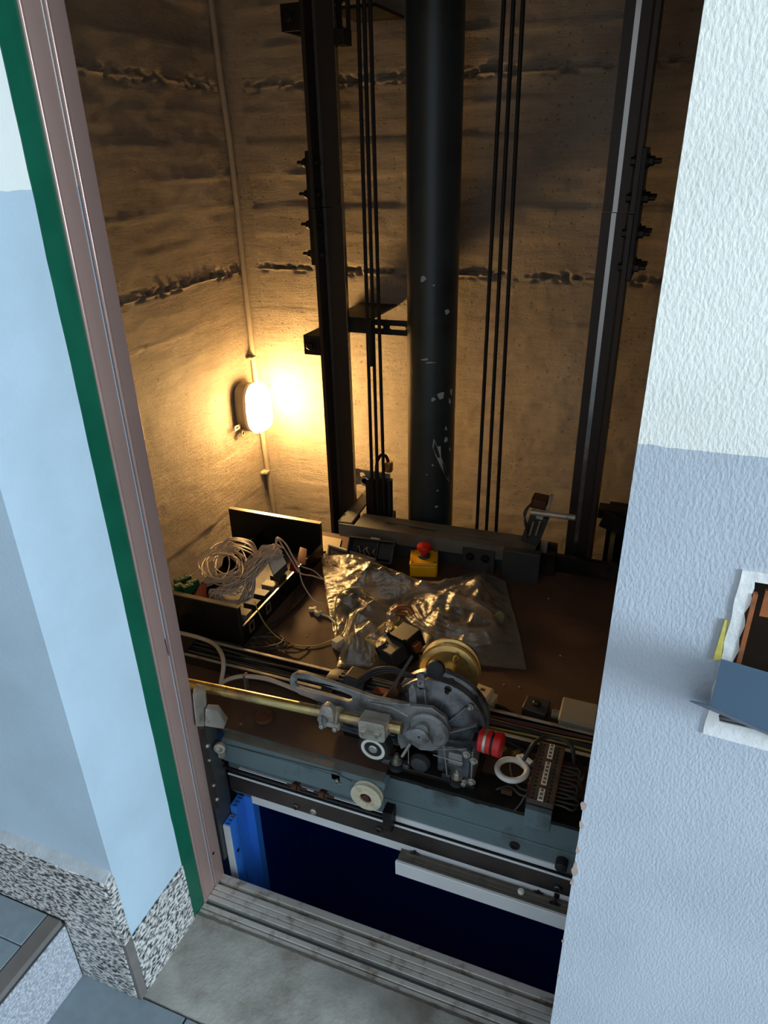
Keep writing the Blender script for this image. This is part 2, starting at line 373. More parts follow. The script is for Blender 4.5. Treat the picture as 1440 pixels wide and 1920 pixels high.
# stairwell side wall with its window (the source of the daylight)
ws = MB(); ws.prism([[(-3.2, 0), (-.29, 0), (-.29, 2.75), (-3.2, 2.75)], [(-2.2, .94), (-1.24, .94), (-1.24, 2.3), (-2.2, 2.3)]], (4.95, 0, 0), Y, Z, .1)
ws.build('wall_stairwell', 'plaster_l', kind='structure', smooth=False)
wn = struct('window_1', (4.95, -1.72, .94))
fr = MB(); fr.prism([[(-2.2, .94), (-1.24, .94), (-1.24, 2.3), (-2.2, 2.3)], [(-2.16, .98), (-1.74, .98), (-1.74, 2.26), (-2.16, 2.26)], [(-1.70, .98), (-1.28, .98), (-1.28, 2.26), (-1.70, 2.26)]], (4.97, 0, 0), Y, Z, .05)
fr.build('window_frame', 'white_plastic', wn)
# green painted strip on the reveal, beside the metal frame
g = MB(); pts = [(-.079, -.0), (-.079, 2.2)]; n = 60
edge = [(-.121+.0025*noise.noise(V((k*.5, 3, 0)))+.0012*noise.noise(V((k*2.1, 9, 0))), 2.2-2.2*k/n) for k in range(n+1)]
g.prism([pts+edge], (0, 0, 0), Y, Z, .0016); g.build('trim_green', 'green_paint', kind='structure', smooth=False)
# plaster chips on the arris of the right wall
for k, (u, v_, du, dv) in enumerate(((1094, 1512, 7, 16), (1090, 1547, 6, 12), (1083, 1594, 5, 12), (1078, 1630, 8, 22), (1073, 1655, 5, 9), (1056, 1765, 4, 7), (1047, 1828, 3, 6))):
    a = PY(u, v_, -.2905); s_ = 1.25/F
    loop = [(a.x-.8+math.cos(t)*du*s_*.5*(1+.3*math.sin(3*t+k))+.8, a.z+math.sin(t)*dv*s_*.55*(1+.25*math.cos(2*t+k))) for t in [2*math.pi*j/11 for j in range(11)]]
    MB().prism([loop], (0, -.2895, 0), X, Z, .0012).build('plaster_chip', 'chip', wrm)
# call station cavity: rusty back box, ragged plaster rim
cav = MB(); cav.bb(hx0+.001, hx1, -.2, -.195, hz0, hz1); cav.bb(hx0, hx0+.004, -.285, -.2, hz0, hz1); cav.bb(hx0, hx1, -.285, -.2, hz1-.004, hz1); cav.bb(hx0, hx1, -.285, -.2, hz0, hz0+.004)
cav.build('back_box', 'cavity', wrm, smooth=False)
MB().bb(hx0+.016, hx1, -.283, -.279, hz1-.04, hz1-.012).build('rust_patch', 'rust', wrm)
rim = []; inn = []
for k in range(25):
    t = k/24; rim.append((hx0-.008+.0028*noise.noise(V((t*9, 1, 1))), hz0-.02+(hz1-hz0+.03)*t))
for k in range(25):
    t = 1-k/24; inn.append((hx0+.004+.004*noise.noise(V((t*12, 4, 1))), hz0+(hz1-hz0)*t))
MB().prism([rim+[(hx1, hz1+.012), (hx1, hz1)]+inn+[(hx1, hz0), (hx1, hz0-.026)]], (0, -.2885, 0), X, Z, .0035).build('plaster_rim', 'raw_plaster', wrm)
MB().prism([[(hx0-.0145, hz0+.072), (hx0-.008, hz0+.075), (hx0-.0105, hz0+.12), (hx0-.0125, hz0+.12)]], (0, -.2905, 0), X, Z, .002).build('paint_flake', 'old_paint', wrm)
MB().prism([[(hx0+.006, hz0+.01), (hx0+.010, hz0+.01), (hx0+.009, hz1-.012), (hx0+.005, hz1-.012)]], (0, -.2875, 0), X, Z, .006).build('box_edge_strip', 'rust', wrm)

# shaft walls: board-marked concrete, real relief at the board seams
SEAM = sorted([PY(480, y, SYB).z for y in (20, 92, 165, 213, 268, 330, 386, 440, 503, 578, 655, 735, 810, 890)]+[.28, .12, -.1])
SOFF = [random.uniform(-1, 1) for _ in range(40)]
BIG = [PY(480, y, SYB).z for y in (165, 503)]
def relief(s, z, sd):
    zz = z+.006*noise.noise(V((s*3, sd, 0)))+.002*noise.noise(V((s*17, sd, 4)))
    i = sum(1 for q in SEAM if q < zz)
    h = .0022*SOFF[(i+sd*5) % 40]
    for q in SEAM:
        d = abs(zz-q)
        if d < .02:
            amp = max(0, .45+noise.noise(V((s*7, q*9, sd))))
            h += (.009 if min(abs(q-b) for b in BIG) < .005 else .0045)*amp*math.exp(-(d/.004)**2)
    for b in BIG:
        d = zz-b
        if -.05 < d < .05:
            pit = max(0, noise.noise(V((s*46, z*60, sd+2)))+.5*noise.noise(V((s*9, 3, sd)))+.02)
            h -= .05*min(.6, pit)*math.exp(-((d-.006)/.011)**2)
    h += .005*noise.noise(V((s*2.3, z*2.3, sd)))+.0022*noise.noise(V((s*13, z*26, sd)))+.0012*noise.noise(V((s*40, z*50, sd)))
    return h
def shaft_wall(name, org, ex, nrm, width, sd, z0=-2.3, z1=3.2):
    ns = int(width/.006); zs = [z0+(0-z0)*k/6 for k in range(6)]+[0+.009*k for k in range(int(2.25/.009))]+[2.25+(z1-2.25)*k/5 for k in range(6)]
    zs = sorted(set(zs+[b+.003*k for b in BIG for k in range(-11, 12)]))
    vs = []; fs = []
    for z in zs:
        for k in range(ns+1):
            s = width*k/ns; vs.append(V(org)+V(ex)*s+Z*z+V(nrm)*relief(s, z, sd))
    for i in range(len(zs)-1):
        for k in range(ns): fs.append((i*(ns+1)+k, i*(ns+1)+k+1, (i+1)*(ns+1)+k+1, (i+1)*(ns+1)+k))
    mb = MB(); mb.add(vs, fs)
    q = len(mb.v); bk = [V(org)+V(ex)*a+Z*b-V(nrm)*.15 for a, b in ((0, z0), (width, z0), (width, z1), (0, z1))]
    mb.add(bk, [(0, 1, 2, 3)])
    o_ = mb.build(name, 'concrete', kind='structure', ang=60)
    return o_
shaft_wall('wall_shaft_left', (SX0, -.012, 0), Y, X, SYB+.03, 1)
shaft_wall('wall_shaft_back', (SX0-.01, SYB, 0), X, -Y, SX1-SX0+.02, 2)
MB().bb(SX1, SX1+.15, -.03, SYB, -2.3, 3.2).build('wall_shaft_right', 'concrete', kind='structure', smooth=False)
MB().bb(SX0-.15, SX1+.15, -.03, SYB+.15, 3.2, 3.3).build('ceiling_shaft', 'concrete', kind='structure', smooth=False)
MB().bb(SX0-.15, SX1+.15, -.29, SYB+.15, -2.4, -2.3).build('floor_pit', 'concrete', kind='structure', smooth=False)
MB().bb(-2.2, 2.6, -.29, -.03, 2.7, 3.2).build('wall_shaft_front_top', 'concrete', kind='structure', smooth=False)
MB().bb(-.6, 1.3, -.29, -.04, -2.3, -.13).build('wall_shaft_front_lower', 'concrete', kind='structure', smooth=False)
# rounded mortar fillet in the back left corner of the shaft
fl = MB(); prof = [(0, 0), (.055, .012), (.028, -.010), (.012, -.03), (-.012, -.06)]
vs = []; fs = []
for i, z in enumerate([0+.03*k for k in range(100)]):
    for (a, b) in prof: vs.append(V((SX0-.004+a+.004*noise.noise(V((a*40, z*6, 5))), SYB+.004+b+.004*noise.noise(V((b*40, z*6, 8))), z)))
for i in range(99):
    for k in range(1, 4): fs.append((i*5+k, i*5+k+1, (i+1)*5+k+1, (i+1)*5+k))
fl.add(vs, fs); fl.build('trim_corner_fillet', 'concrete', kind='structure')

# landing floor: tiles, apron in front of the lift, step up to the left
fb = MB(); fb.bb(-2.2, 5.05, -3.2, -.03, -.12, -.012); fb.build('floor_landing', 'grout', kind='structure', smooth=False)
FL = bpy.data.objects['floor_landing']
tw, td = .30, .30; base = None
x_edges = [-.131+tw*k for k in range(0, 9)]
for i in range(8):
    for j in range(9):
        cx = -.131+.1+tw*i-.01; cy = -.302-td/2-.302*j
        if base is None:
            base = MB().bb(cx-tw/2+.002, cx+tw/2-.002, cy-td/2+.002, cy+td/2-.002, -.013, 0).build('floor_tile', 'tile', FL, bevel=.0015); bx, by = cx, cy
        else:
            c = base.copy(); COL.objects.link(c); c.parent = FL; c.location = (cx-bx, cy-by, 0)
ap = MB(); n = 60; ed = [(.8-.8*k/n, -.300+.003*noise.noise(V((k*.7, 1, 2)))) for k in range(n+1)]
bk = [(.8*k/n, -.104+.004*noise.noise(V((k*.9, 6, 2)))+.002*noise.noise(V((k*3, 6, 2)))) for k in range(n+1)]
ap.prism([[(x, y) for x, y in bk]+ed], (0, 0, -.013), X, Y, .014); ap.build('floor_apron', 'apron', kind='structure', smooth=False)
st = struct('floor_step')
MB().bb(-2.2, -.151, -3.2, -.302, -.012, .165).build('step_core', 'grout', st)
NX = -.155
MB().bb(NX-.035, NX, -3.2, -.3105, .165, .18).build('step_nosing', 'nosing', st, bevel=.002)
MB().bb(NX, NX+.008, -3.2, -.3105, -.001, .165).build('step_riser', 'granite_riser', st, bevel=.003)
k = 0
for i in range(4):
    for j in range(6):
        x1 = NX-.037-.302*i; y1 = -.3105-.302*j-(.07 if i == 0 else .2)
        if j == 0:
            MB().bb(x1-.3, x1, y1+.002, -.3105, .165, .18).build('step_tile', 'tile', st, bevel=.0015)
        MB().bb(x1-.3, x1, y1-.3, y1, .165, .18).build('step_tile', 'tile', st, bevel=.0015)
# granite skirting
bs = struct('baseboard_left')
MB().bb(-.0, .0045, -.289, -.121, 0, .181).build('granite_slab', 'granite', bs, bevel=.001)
MB().bb(-2.2, -.006, -.310, -.29, .181, .362).build('granite_slab', 'granite', bs, bevel=.002)
MB().bb(-.149, -.006, -.310, -.29, 0, .180).build('granite_slab', 'granite', bs, bevel=.002)
MB().bb(-.0055, .004, -.309, -.2895, 0, .18).build('slab_end', 'nosing', bs, bevel=.001)
MB().bb(-.0055, .003, -.309, -.2895, .181, .362).build('slab_end', 'granite', bs, bevel=.001)
mb = MB(); mb.add([(-2.2,-.31,.362),(-2.2,-.29,.374),(-.004,-.29,.374),(-.004,-.309,.362),(-2.2,-.29,.362),(-.004,-.29,.362)], [(0,1,2,3),(0,4,1),(3,2,5),(0,3,5,4),(1,4,5,2)])
mb.build('mortar_fillet', 'step_mortar', bs, smooth=False)

# metal door frame jamb: two flats, each with a rounded bead
df = struct('door_1')
def jamb(name, x, y0, y1, br):
    mb = MB(); loop = [(y1, x-.03), (y1, x), (y0+br, x)]
    for k in range(9):
        t = math.radians(-20+k*25); loop.append((y0+br*.6-br*math.sin(t)*.9, x+br*(math.cos(t)-.55)*.9))
    loop += [(y0, x-.012), (y0, x-.03)]
    mb.prism([loop], (0, 0, -.002), Y, X, -2.12) if False else None
    vs = [V((b, a, z)) for z in (0.0, 2.15) for (a, b) in loop]; m_ = len(loop)
    mb.add(vs, [tuple(range(m_)), tuple(range(2*m_-1, m_-1, -1))]+[(i, (i+1) % m_, (i+1) % m_+m_, i+m_) for i in range(m_)])
    return mb.build(name, 'bronze_alu', df, ang=40)
MB().bb(-.03, .0022, -.078, -.040, 0, 2.15).build('frame_flat', 'bronze_alu', df)
MB().bb(-.03, .0045, -.033, .001, 0, 2.15).build('frame_flat', 'bronze_alu', df, bevel=.0008)
MB().bb(-.03, -.001, -.041, -.032, 0, 2.15).build('frame_groove', 'bronze_alu', df)
for (xb_, yb_) in ((.0022, -.0770), (.0040, -.0335)): MB().cyl((xb_, yb_, 0), (xb_, yb_, 2.15), .0036, 20).build('frame_bead', mat('bead_alu', (170, 140, 132), .2, .5, var=.03), df)
q = PX(400, 1600, .005)
MB().cyl((.0045, q.y, q.z), (.0058, q.y, q.z), .0035, 10).build('frame_plug', 'black_steel', df)
mk = MB(); a = PX(312, 1215, .0035); mk.prism([[(a.y-.001, a.z+.02), (a.y+.0006, a.z+.022), (a.y+.0016, a.z-.016), (a.y+.0006, a.z-.02)]], (.0046, 0, 0), Y, Z, .0006); mk.build('paint_mark', 'red_card', df)
# aluminium sill with two door grooves
sl = struct('door_sill')
def bar(name, y0, y1, z0, z1, m_='sill_alu', bev=.0012): return MB().bb(0.002, .82, y0, y1, z0, z1).build(name, m_, sl, bevel=bev)
bar('sill_base', -.106, -.0005, -.03, -.022, 'sill_alu', 0)
bar('sill_lip', -.018, .0, -.03, .001)
bar('sill_web', -.03, -.027, -.03, -.004); bar('sill_rib', -.041, -.027, -.008, 0); bar('sill_rib', -.054, -.043, -.008, -.0008); bar('sill_rib', -.068, -.056, -.008, 0); bar('sill_bed', -.068, -.027, -.02, -.004)
bar('sill_lip', -.092, -.080, -.03, .0005); bar('sill_lip', -.106, -.094, -.03, -.001)
mort = MB(); up = []; dn = []
for k in range(81):
    x = .003+.795*k/80; up.append((x, -.1055)); dn.append((x, -.1105-.004*abs(noise.noise(V((x*22, 2, 3))))-.002*noise.noise(V((x*70, 5, 5)))))
mort.prism([up+dn[::-1]], (0, 0, -.01), X, Y, .0125); mort.build('mortar_bead', 'dirty_top', sl, smooth=False)
RZ = .39
# ================================================================== LIFT CAR
car = thing('lift_car', (.35, .55, -1.75), 'blue lined lift car with dusty brown steel roof stopped below the landing', 'lift car')
CX0, CX1, CY0, CY1 = -.374, 1.12, .09, 1.0
MB().bb(CX0-.02, CX1+.02, CY0, CY1+.015, RZ-.02, RZ).build('roof', 'roof_dust', car)
MB().bb(CX0-.02, CX0, CY0+.03, CY1+.015, -1.75, RZ-.02).build('side_wall', 'blue_laminate', car)
MB().bb(CX1, CX1+.02, CY0+.03, CY1+.015, -1.75, RZ-.02).build('side_wall', 'blue_laminate', car)
MB().bb(CX0, CX1, CY1, CY1+.015, -1.75, RZ-.02).build('rear_wall', 'blue_laminate', car)
MB().bb(CX0, CX1, CY0, CY1, -1.78, -1.75).build('car_floor', 'dark_grey', car)
MB().bb(CX0, CX1, CY0+.04, CY1, .17, .19).build('car_ceiling', 'white_plastic', car)
MB().bb(CX0-.02, .0, CY0+.02, CY0+.045, -1.75, .36).build('front_panel', 'blue_laminate', car)
MB().bb(.86, CX1+.02, CY0+.02, CY0+.045, -1.75, .36).build('front_panel', 'blue_laminate', car)
# header panel and its crease
MB().bb(-.001, .98, CY0-.001, CY0+.02, .185, RZ-.004).build('header_panel', 'teal_paint', car)
MB().bb(.38, .98, CY0-.004, CY0, .262, .318).build('header_lip', 'teal_paint', car, bevel=.0015)
hb = MB(); a = PY(965, 1585, CY0-.004); hb.lathe((a.x, CY0-.004, a.z), -Y, [(.011, 0), (.011, .002), (.007, .002), (.007, .0005)], 16); hb.build('grommet', 'black_steel', car)
# ragged dark edge of roofing felt hanging over the header
fe = MB(); up = []; dn = []
for k in range(61):
    x = .40+.58*k/60; up.append((x, RZ+.002)); dn.append((x, RZ-.006-.010*max(0, noise.noise(V((x*38, 1, 1))))-.004*abs(noise.noise(V((x*90, 4, 1))))))
fe.prism([up+dn[::-1]], (0, CY0-.0002, 0), X, Z, .0025); fe.build('sealing_strip', 'black_steel', car, smooth=False)
MB().bb(.40, .98, CY0, CY0+.07, RZ, RZ+.002).build('sealing_mat', 'black_steel', car)
# bright aluminium strip behind the track
MB().bb(.03, .775, .083, .0885, .262, .2765).build('track_backing', 'silver', car)
# door track: dark bar with polished upper edge
tr = MB().bb(.003, .98, .076, .084, .205, .258).build('door_track', 'track_steel', car, bevel=.002)
MB().bb(.003, .98, .0745, .0775, .2555, .2605).build('track_edge', 'silver', tr, bevel=.0012)
for (u, v_) in ((588, 1521), (555, 1512), (711, 1555), (1046, 1665)):
    a = PY(u, v_, .076); b_ = MB(); b_.lathe((a.x, .076, a.z), -Y, [(.0085, 0), (.0085, .003), (.0065, .005), (.0045, .005), (.0045, .002)], 18)
    b_.build('socket_screw', 'zinc' if u == 588 else 'track_steel', tr)
# aluminium strip under the track
MB().bb(.058, .98, .078, .1, .178, .204).build('door_top_profile', 'silver', car, bevel=.001)
# hanger plate and aluminium profile of the sliding panel
kk = MB(); kk.bb(.436, .98, .047, .0542, .184, .189); kk.bb(.436, .98, .0558, .078, .184, .189); kk.bb(.436, .98, .05, .06, .182, .1845); kb = kk.build('hanger_flange', 'dirty_top', car, bevel=.0008)
MB().bb(.434, .98, .041, .048, .15, .190).build('hanger_profile', 'silver', car, bevel=.0012)
MB().bb(.434, .98, .048, .076, .15, .156).build('hanger_base', 'silver', car)
MB().bb(.45, .98, .066, .069, .189, .194).build('hanger_rib', 'dirty_top', car)
for (u, v_) in ((778, 1597), (1010, 1670), (1040, 1692)):
    a = PZ(u, v_, .19); b_ = MB().box((a.x, a.y, .1905), (.02, .012, .003)); hexbolt(b_, (a.x, a.y, .192), Z, .004); b_.build('clamp_plate', 'track_steel', car)
a = PZ(1046, 1668, .2); b_ = MB(); b_.lathe((a.x, a.y-.004, .189), Z, [(.009, 0), (.009, .014), (.0055, .014), (.0055, .006)], 18); b_.build('cap_screw', 'black_steel', car)
a = PY(1052, 1625, .07); b_ = MB(); b_.lathe((a.x, .084, a.z), -Y, [(.012, 0), (.012, .018), (.009, .02)], 16); b_.build('end_stop', 'rubber', car)
# left entrance column: profiled strips, hollow ends
def col(x0, x1, y0, y1, zt, name='entrance_profile', m_='blue_laminate'):
    loop = [(x1, y0), (x1, y1)]; holes = []
    n_ = 3; d = (y1-y0)/n_
    outer = [(x0, y0), (x1, y0), (x1, y1), (x0, y1)]
    for k in range(n_): holes.append([(x0+.003, y0+d*k+.0025), (x1-.003, y0+d*k+.0025), (x1-.003, y0+d*(k+1)-.0025), (x0+.003, y0+d*(k+1)-.0025)])
    mb = MB(); mb.prism([outer]+holes, (0, 0, -1.7), X, Y, 1.7+zt); return mb.build(name, m_, car, smooth=False)
col(.004, .021, .030, .060, .14); col(.004, .022, .064, .098, .165); col(.022, .045, .098, .12, .17)
MB().bb(.004, .0215, .0262, .0298, -1.7, .139).build('profile_edge', 'silver', car)
b_ = MB(); b_.lathe(PX(446, 1594, .0212), X, [(.0045, 0), (.0045, .0015), (.002, .0015)], 12); b_.build('profile_plug', 'black_steel', car)
b_ = MB(); b_.cyl(PX(436, 1530, .012), PX(448, 1532, .016), .0045, 10); b_.build('copper_bush', 'copper', car)
# crosshead frame at the back of the roof
TB = .485
def beam_edge(p0, p1, d): return None
fl_ = PZ(664, 984, TB); fr_ = PZ(1003, 1033, TB); bl_ = PZ(679, 961, TB); br_ = PZ(1010, 1006, TB)
ex = (fr_-fl_).normalized(); ey = V((-ex.y, ex.x, 0)); Lb = (fr_-fl_).length
dep = .085
cb = MB()
sl1 = slot(.10, .045, .26, .040, .006); sl2 = slot(.33, .035, .46, .03, .004)
cb.prism([[(0, 0), (Lb, 0), (Lb, dep), (0, dep)], sl1[::-1], sl2[::-1]], fl_-Z*.006, ex, ey, .006)
cbm = cb.build('crosshead_beam', 'teal_dusty', car, bevel=.001)
fb_ = MB(); fb_.prism([[(-.05, -.045), (Lb, -.045), (Lb, 0), (-.05, 0)]], fl_, ex, Z, .006); fb_.build('beam_face', 'teal_dusty', cbm)
fb_ = MB(); fb_.prism([[(0, -.095), (Lb, -.095), (Lb, -.04), (0, -.04)]], fl_+ey*.022, ex, Z, .006); fb_.build('beam_web', 'dark_grey', cbm)
fb_ = MB(); fb_.prism([[(.07, -.09), (.25, -.09), (.25, -.035), (.07, -.035)]], fl_+ey*.012, ex, Z, .01); fb_.build('beam_plate', 'dark_grey', cbm, bevel=.001)
bp_ = MB(); bp_.prism([[(.36, -.1), (.46, -.1), (.46, -.018), (.36, -.018)]], fl_-ey*.004, ex, Z, .008); bpo = bp_.build('splice_plate', 'dark_grey', cbm, bevel=.001)
for s_ in (.385, .432):
    h_ = MB(); hexbolt(h_, fl_+ex*s_-Z*.045-ey*.012, -ey, .009); h_.build('hex_bolt', 'black_steel', bpo)
bp_ = MB(); bp_.prism([[(Lb-.09, -.1), (Lb+.02, -.1), (Lb+.02, .005), (Lb-.09, .005)]], fl_-ey*.002, ex, Z, .03); bp_.build('beam_end', 'dark_grey', cbm, bevel=.002)
# left arm of the frame, running back to the rail
a0, a1, a2, a3 = PZ(634, 977, TB+.004), PZ(659, 980, TB+.004), PZ(702, 925, TB+.004), PZ(696, 906, TB+.004)
ar = MB(); ar.quad3([a0, a1, a2, a3], .008, -Z); aro = ar.build('crosshead_arm', 'teal_dusty', car, bevel=.001)
fa = MB(); d_ = V((a3.x-a0.x, a3.y-a0.y, 0)).normalized(); fa.quad3([a0, a3, a3-Z*.045, a0-Z*.045], .006, X); fa.build('arm_flange', 'teal_dusty', aro)
b_ = MB(); p_ = PZ(692, 930, TB+.004); hexbolt(b_, p_, Z, .006); b_.build('hex_bolt', 'black_steel', aro)
# uprights carrying the crosshead on the rails
MB().bb(-.115, -.055, 1.02, 1.035, -1.7, .47).build('sling_upright', 'black_steel', car)
MB().bb(.53, .60, 1.02, 1.035, -1.7, .478).build('sling_upright', 'black_steel', car)
MB().bb(.55, .80, 1.02, 1.04, .30, .44).build('sling_plate', 'black_steel', car)
# front track cover with pulley end
T0, T1 = PY(425, 1387, .062), PY(726, 1458, .062)
zt = .382
cv = MB()
prof = [(.092, zt+.004), (.066, zt+.002), (.058, zt-.004), (.058, zt-.006), (.061, zt-.006), (.061, zt-.004), (.068, zt-.001), (.092, zt+.001)]
vs = []; 
xs = [.012, .10, .20, .30, .385, .402, .408]
for i, x in enumerate(xs):
    for (y, z) in prof: vs.append(V((x, y-(0 if i < 6 else .004), z+(.014*(x-.2) if True else 0))))
m_ = len(prof); fs = [tuple(range(m_))]+[tuple((len(xs)-1)*m_+k for k in range(m_-1, -1, -1))]
for i in range(len(xs)-1):
    for k in range(m_): fs.append((i*m_+k, i*m_+(k+1) % m_, (i+1)*m_+(k+1) % m_, (i+1)*m_+k))
cv.add(vs, fs); cvo = cv.build('track_cover', 'teal_paint', car, ang=30)
mb = MB(); mb.quad3([(.014, .067, zt-.0003), (.40, .067, zt+.0051), (.40, .0915, zt+.0070), (.014, .0915, zt+.0016)], .0008, Z); mb.build('cover_dust', 'teal_dusty', cvo)
a = PY(629, 1455, .0575); sl_ = lambda x: .014*(x-.2)
b_ = MB(); b_.prism([[(.012, zt-.058+sl_(.012)), (.405, zt-.058+sl_(.405)), (.405, zt-.005+sl_(.405)), (.012, zt-.005+sl_(.012))], [(a.x-.0095, a.z-.012), (a.x-.0095, a.z+.012), (a.x+.0095, a.z+.012), (a.x+.0095, a.z-.012)]], (0, .061, 0), X, Z, .003); b_.build('cover_face', 'teal_paint', cvo, smooth=False)
b_ = MB(); b_.box((a.x+.004, .0560, a.z-.012), (.005, .004, .012)); b_.box((a.x+.007, .055, a.z-.016), (.012, .002, .003)); b_.build('wire_stop', 'zinc', cvo)
b_ = MB(); b_.tube([PY(430, 1397, .0565), PY(629, 1448, .0560), PY(660, 1465, .052)], .0009, 6); b_.build('drive_wire', 'wire_dark', cvo)
pu = PY(687, 1494, .046)
b_ = MB(); b_.lathe(pu+Y*.012, -Y, [(.030, 0), (.0335, .001), (.0335, .003), (.0285, .0065), (.0285, .0085), (.0345, .012), (.0345, .0155), (.031, .0165), (.028, .0155), (.018, .0150), (.0165, .017), (.013, .017), (.0125, .012)], 40)
puo = b_.build('cable_pulley', 'cream_plastic', car)
b_ = MB(); b_.lathe(pu+Y*.012, -Y, [(.0128, 0), (.0128, .0135), (.0105, .0142), (.0105, .0125), (.0085, .0125), (.0085, .0165), (.006, .0175)], 24); b_.build('bearing', 'rust_brown', puo)
for k in range(8):
    t = 2*math.pi*k/8; b_ = MB(); c_ = pu-Y*.0035+V((math.cos(t), 0, math.sin(t)))*.0225; b_.box(c_, (.0062, .0016, .0022), Matrix.Rotation(-t, 3, 'Y')); b_.build('pulley_rib', 'cream_plastic', puo)
b_ = MB(); b_.cyl(pu-Y*.001, pu+Y*.035, .006, 12); b_.build('axle', 'black_steel', puo)
MB().bb(pu.x+.03, pu.x+.05, .058, .09, .255, .31).build('pulley_bracket', 'black_steel', car)
# two wire-tension screws between cover and track
for (u, v_) in ((553, 1475), (604, 1489)):
    c_ = PY(u, v_, .064); b_ = MB(); b_.cyl(c_-X*.02, c_+X*.028, .0028, 10); b_.cyl(c_-X*.006, c_+X*.006, .0085, 14); hexbolt(b_, c_+X*.008, X, .0055, .006, False); b_.box(c_+V((0, .012, 0)), (.01, .022, .012)); b_.build('tension_screw', 'rust_brown', car)
MB().bb(.005, .40, .060, .064, .292, .298).build('drive_wire_guide', 'black_steel', car)

# landing-door lock assembly hanging at the left jamb
lk = thing('door_lock_bracket', (.01, .04, .2), 'grey steel door lock strip with a beak-shaped cast striker beside the metal frame', 'door lock')
LX = .006
def YP(u, v_): p = PX(u, v_, LX); return (p.y, p.z)
MB().prism([[YP(371, 1365), YP(382, 1366), YP(392, 1430), YP(400, 1460), YP(404, 1500), YP(408, 1515), YP(398, 1516)]], (LX, 0, 0), Y, Z, .004).build('edge_strip', 'rail_steel', lk)
MB().bb(-.012, .004, .012, .062, .20, .452).build('upper_plate', 'dark_grey', lk, bevel=.001)
MB().bb(-.014, .002, .014, .072, .03, .30).build('lower_plate', 'dark_grey', lk, bevel=.001)
MB().bb(-.03, -.002, .07, .1, .1, .27).build('rear_plate', 'black_steel', lk, bevel=.001)
for (u, v_, s_) in ((388, 1398, 1), (391, 1425, .7), (399.5, 1472, .8), (406, 1498, 1)):
    b_ = MB(); c_ = PX(u, v_, LX+.003); b_.lathe(c_-X*.003, X, [(.0055*s_, 0), (.0055*s_, .005), (.004*s_, .008), (.0015*s_, .0088)], 14); b_.build('round_screw', 'zinc', lk)
# beak striker: upright body with a wedge nose
S0 = PX(375, 1330, .012)
def SP(u, v_, x): return PX(u, v_, x)
body = MB(); f_ = [SP(361, 1303, .012), SP(368, 1293, .004), SP(384, 1295, .004), SP(387, 1325, .012), SP(383, 1363, .014), SP(368, 1363, .014)]
body.quad3(f_, .02, (-.5, .86, 0)); body.build('striker_body', 'pot_metal', lk, bevel=.002)
nose = MB(); p0, p1, p2, p3, p4 = SP(385, 1330, .016), SP(406, 1332, .028), SP(424, 1356, .034), SP(420, 1367, .036), SP(384, 1362, .016)
nose.quad3([p0, p1, p2, p3, p4], .018, (-.3, .95, 0)); nose.build('striker_nose', 'pot_metal', lk, bevel=.002)
b_ = MB(); q_ = SP(413, 1400, .02); b_.lathe(q_, (.3, -1, .1), [(.013, 0), (.013, .008), (.008, .009), (.008, .004)], 16); b_.box(q_-Z*.015, (.012, .01, .03)); b_.build('keeper_eye', 'pot_metal', lk)
b_ = MB(); b_.box(SP(430, 1399, .03), (.03, .008, .006), rot(0, 12, 0)); b_.build('latch_pin', 'brass', lk)

# ================================================================== SHAFT EQUIPMENT
# guide rails: T section, flange normal to X, blade pointing inwards
def rail(sgn, xf, yc, zj, label, tipx):
    R_ = thing('guide_rail', (xf, yc, -2.3), label, 'guide rail')
    for (z0, z1, dx) in ((-2.3, zj-.001, 0), (zj+.001, 3.2, -.0012*sgn)):
        s_ = MB(); hw = .058
        loop = [(0, -hw), (.011, -hw), (.013, -.012), (.020, -.0075), (abs(tipx-xf), -.0075), (abs(tipx-xf), .0075), (.020, .0075), (.013, .012), (.011, hw), (0, hw)]
        vs = [V((xf+dx+sgn*a, yc+b, z)) for z in (z0, z1) for (a, b) in loop]; m_ = len(loop)
        s_.add(vs, [tuple(range(m_)), tuple(range(2*m_-1, m_-1, -1))]+[(i, (i+1) % m_, (i+1) % m_+m_, i+m_) for i in range(m_)])
        so = s_.build('rail_section', 'rail_steel', R_, smooth=False)
        e_ = MB(); xe = (tipx+dx+sgn*.001) if sgn > 0 else tipx+dx+.030; e_.bb(xe-(.001 if sgn > 0 else .006), xe+(.001 if sgn > 0 else .006), yc-.0092 if sgn < 0 else yc-.0078, yc+.0078, z0, z1); e_.build('running_edge', 'rail_bright', so)
    fp = MB().bb(min(xf, xf-sgn*.014), max(xf, xf-sgn*.014), yc-.055, yc+.055, zj-.155, zj+.145).build('fishplate', 'black_steel', R_, bevel=.002)
    for dz in (.115, .035, -.045, -.125):
        for dy in (-.04, .04):
            b_ = MB(); c_ = V((xf-sgn*.014, yc+dy, zj+dz)); hexbolt(b_, c_, V((-sgn, 0, 0)), .011, .012); b_.cyl(c_, c_-X*sgn*.03, .006, 10); b_.build('hex_bolt', 'black_steel', fp)
            b_ = MB(); hexbolt(b_, V((xf+sgn*.011, yc+dy, zj+dz)), V((sgn, 0, 0)), .010, .01); b_.build('hex_nut', 'black_steel', fp)
    return R_
YR = 1.1
rlx = PY(590, 480, YR-.058).x; rlt = PY(647, 480, YR).x
RL = rail(1, rlx, YR, PY(630, 388, YR).z, 'dark brown steel guide rail beside the lit bulkhead lamp', rlt)
rrx = PY(1178, 480, YR-.058).x; rrt = PY(1120, 480, YR).x
RR = rail(-1, rrx, YR, PY(1130, 398, YR).z, 'black steel guide rail with a bright silver running edge by the white wall', rrt)
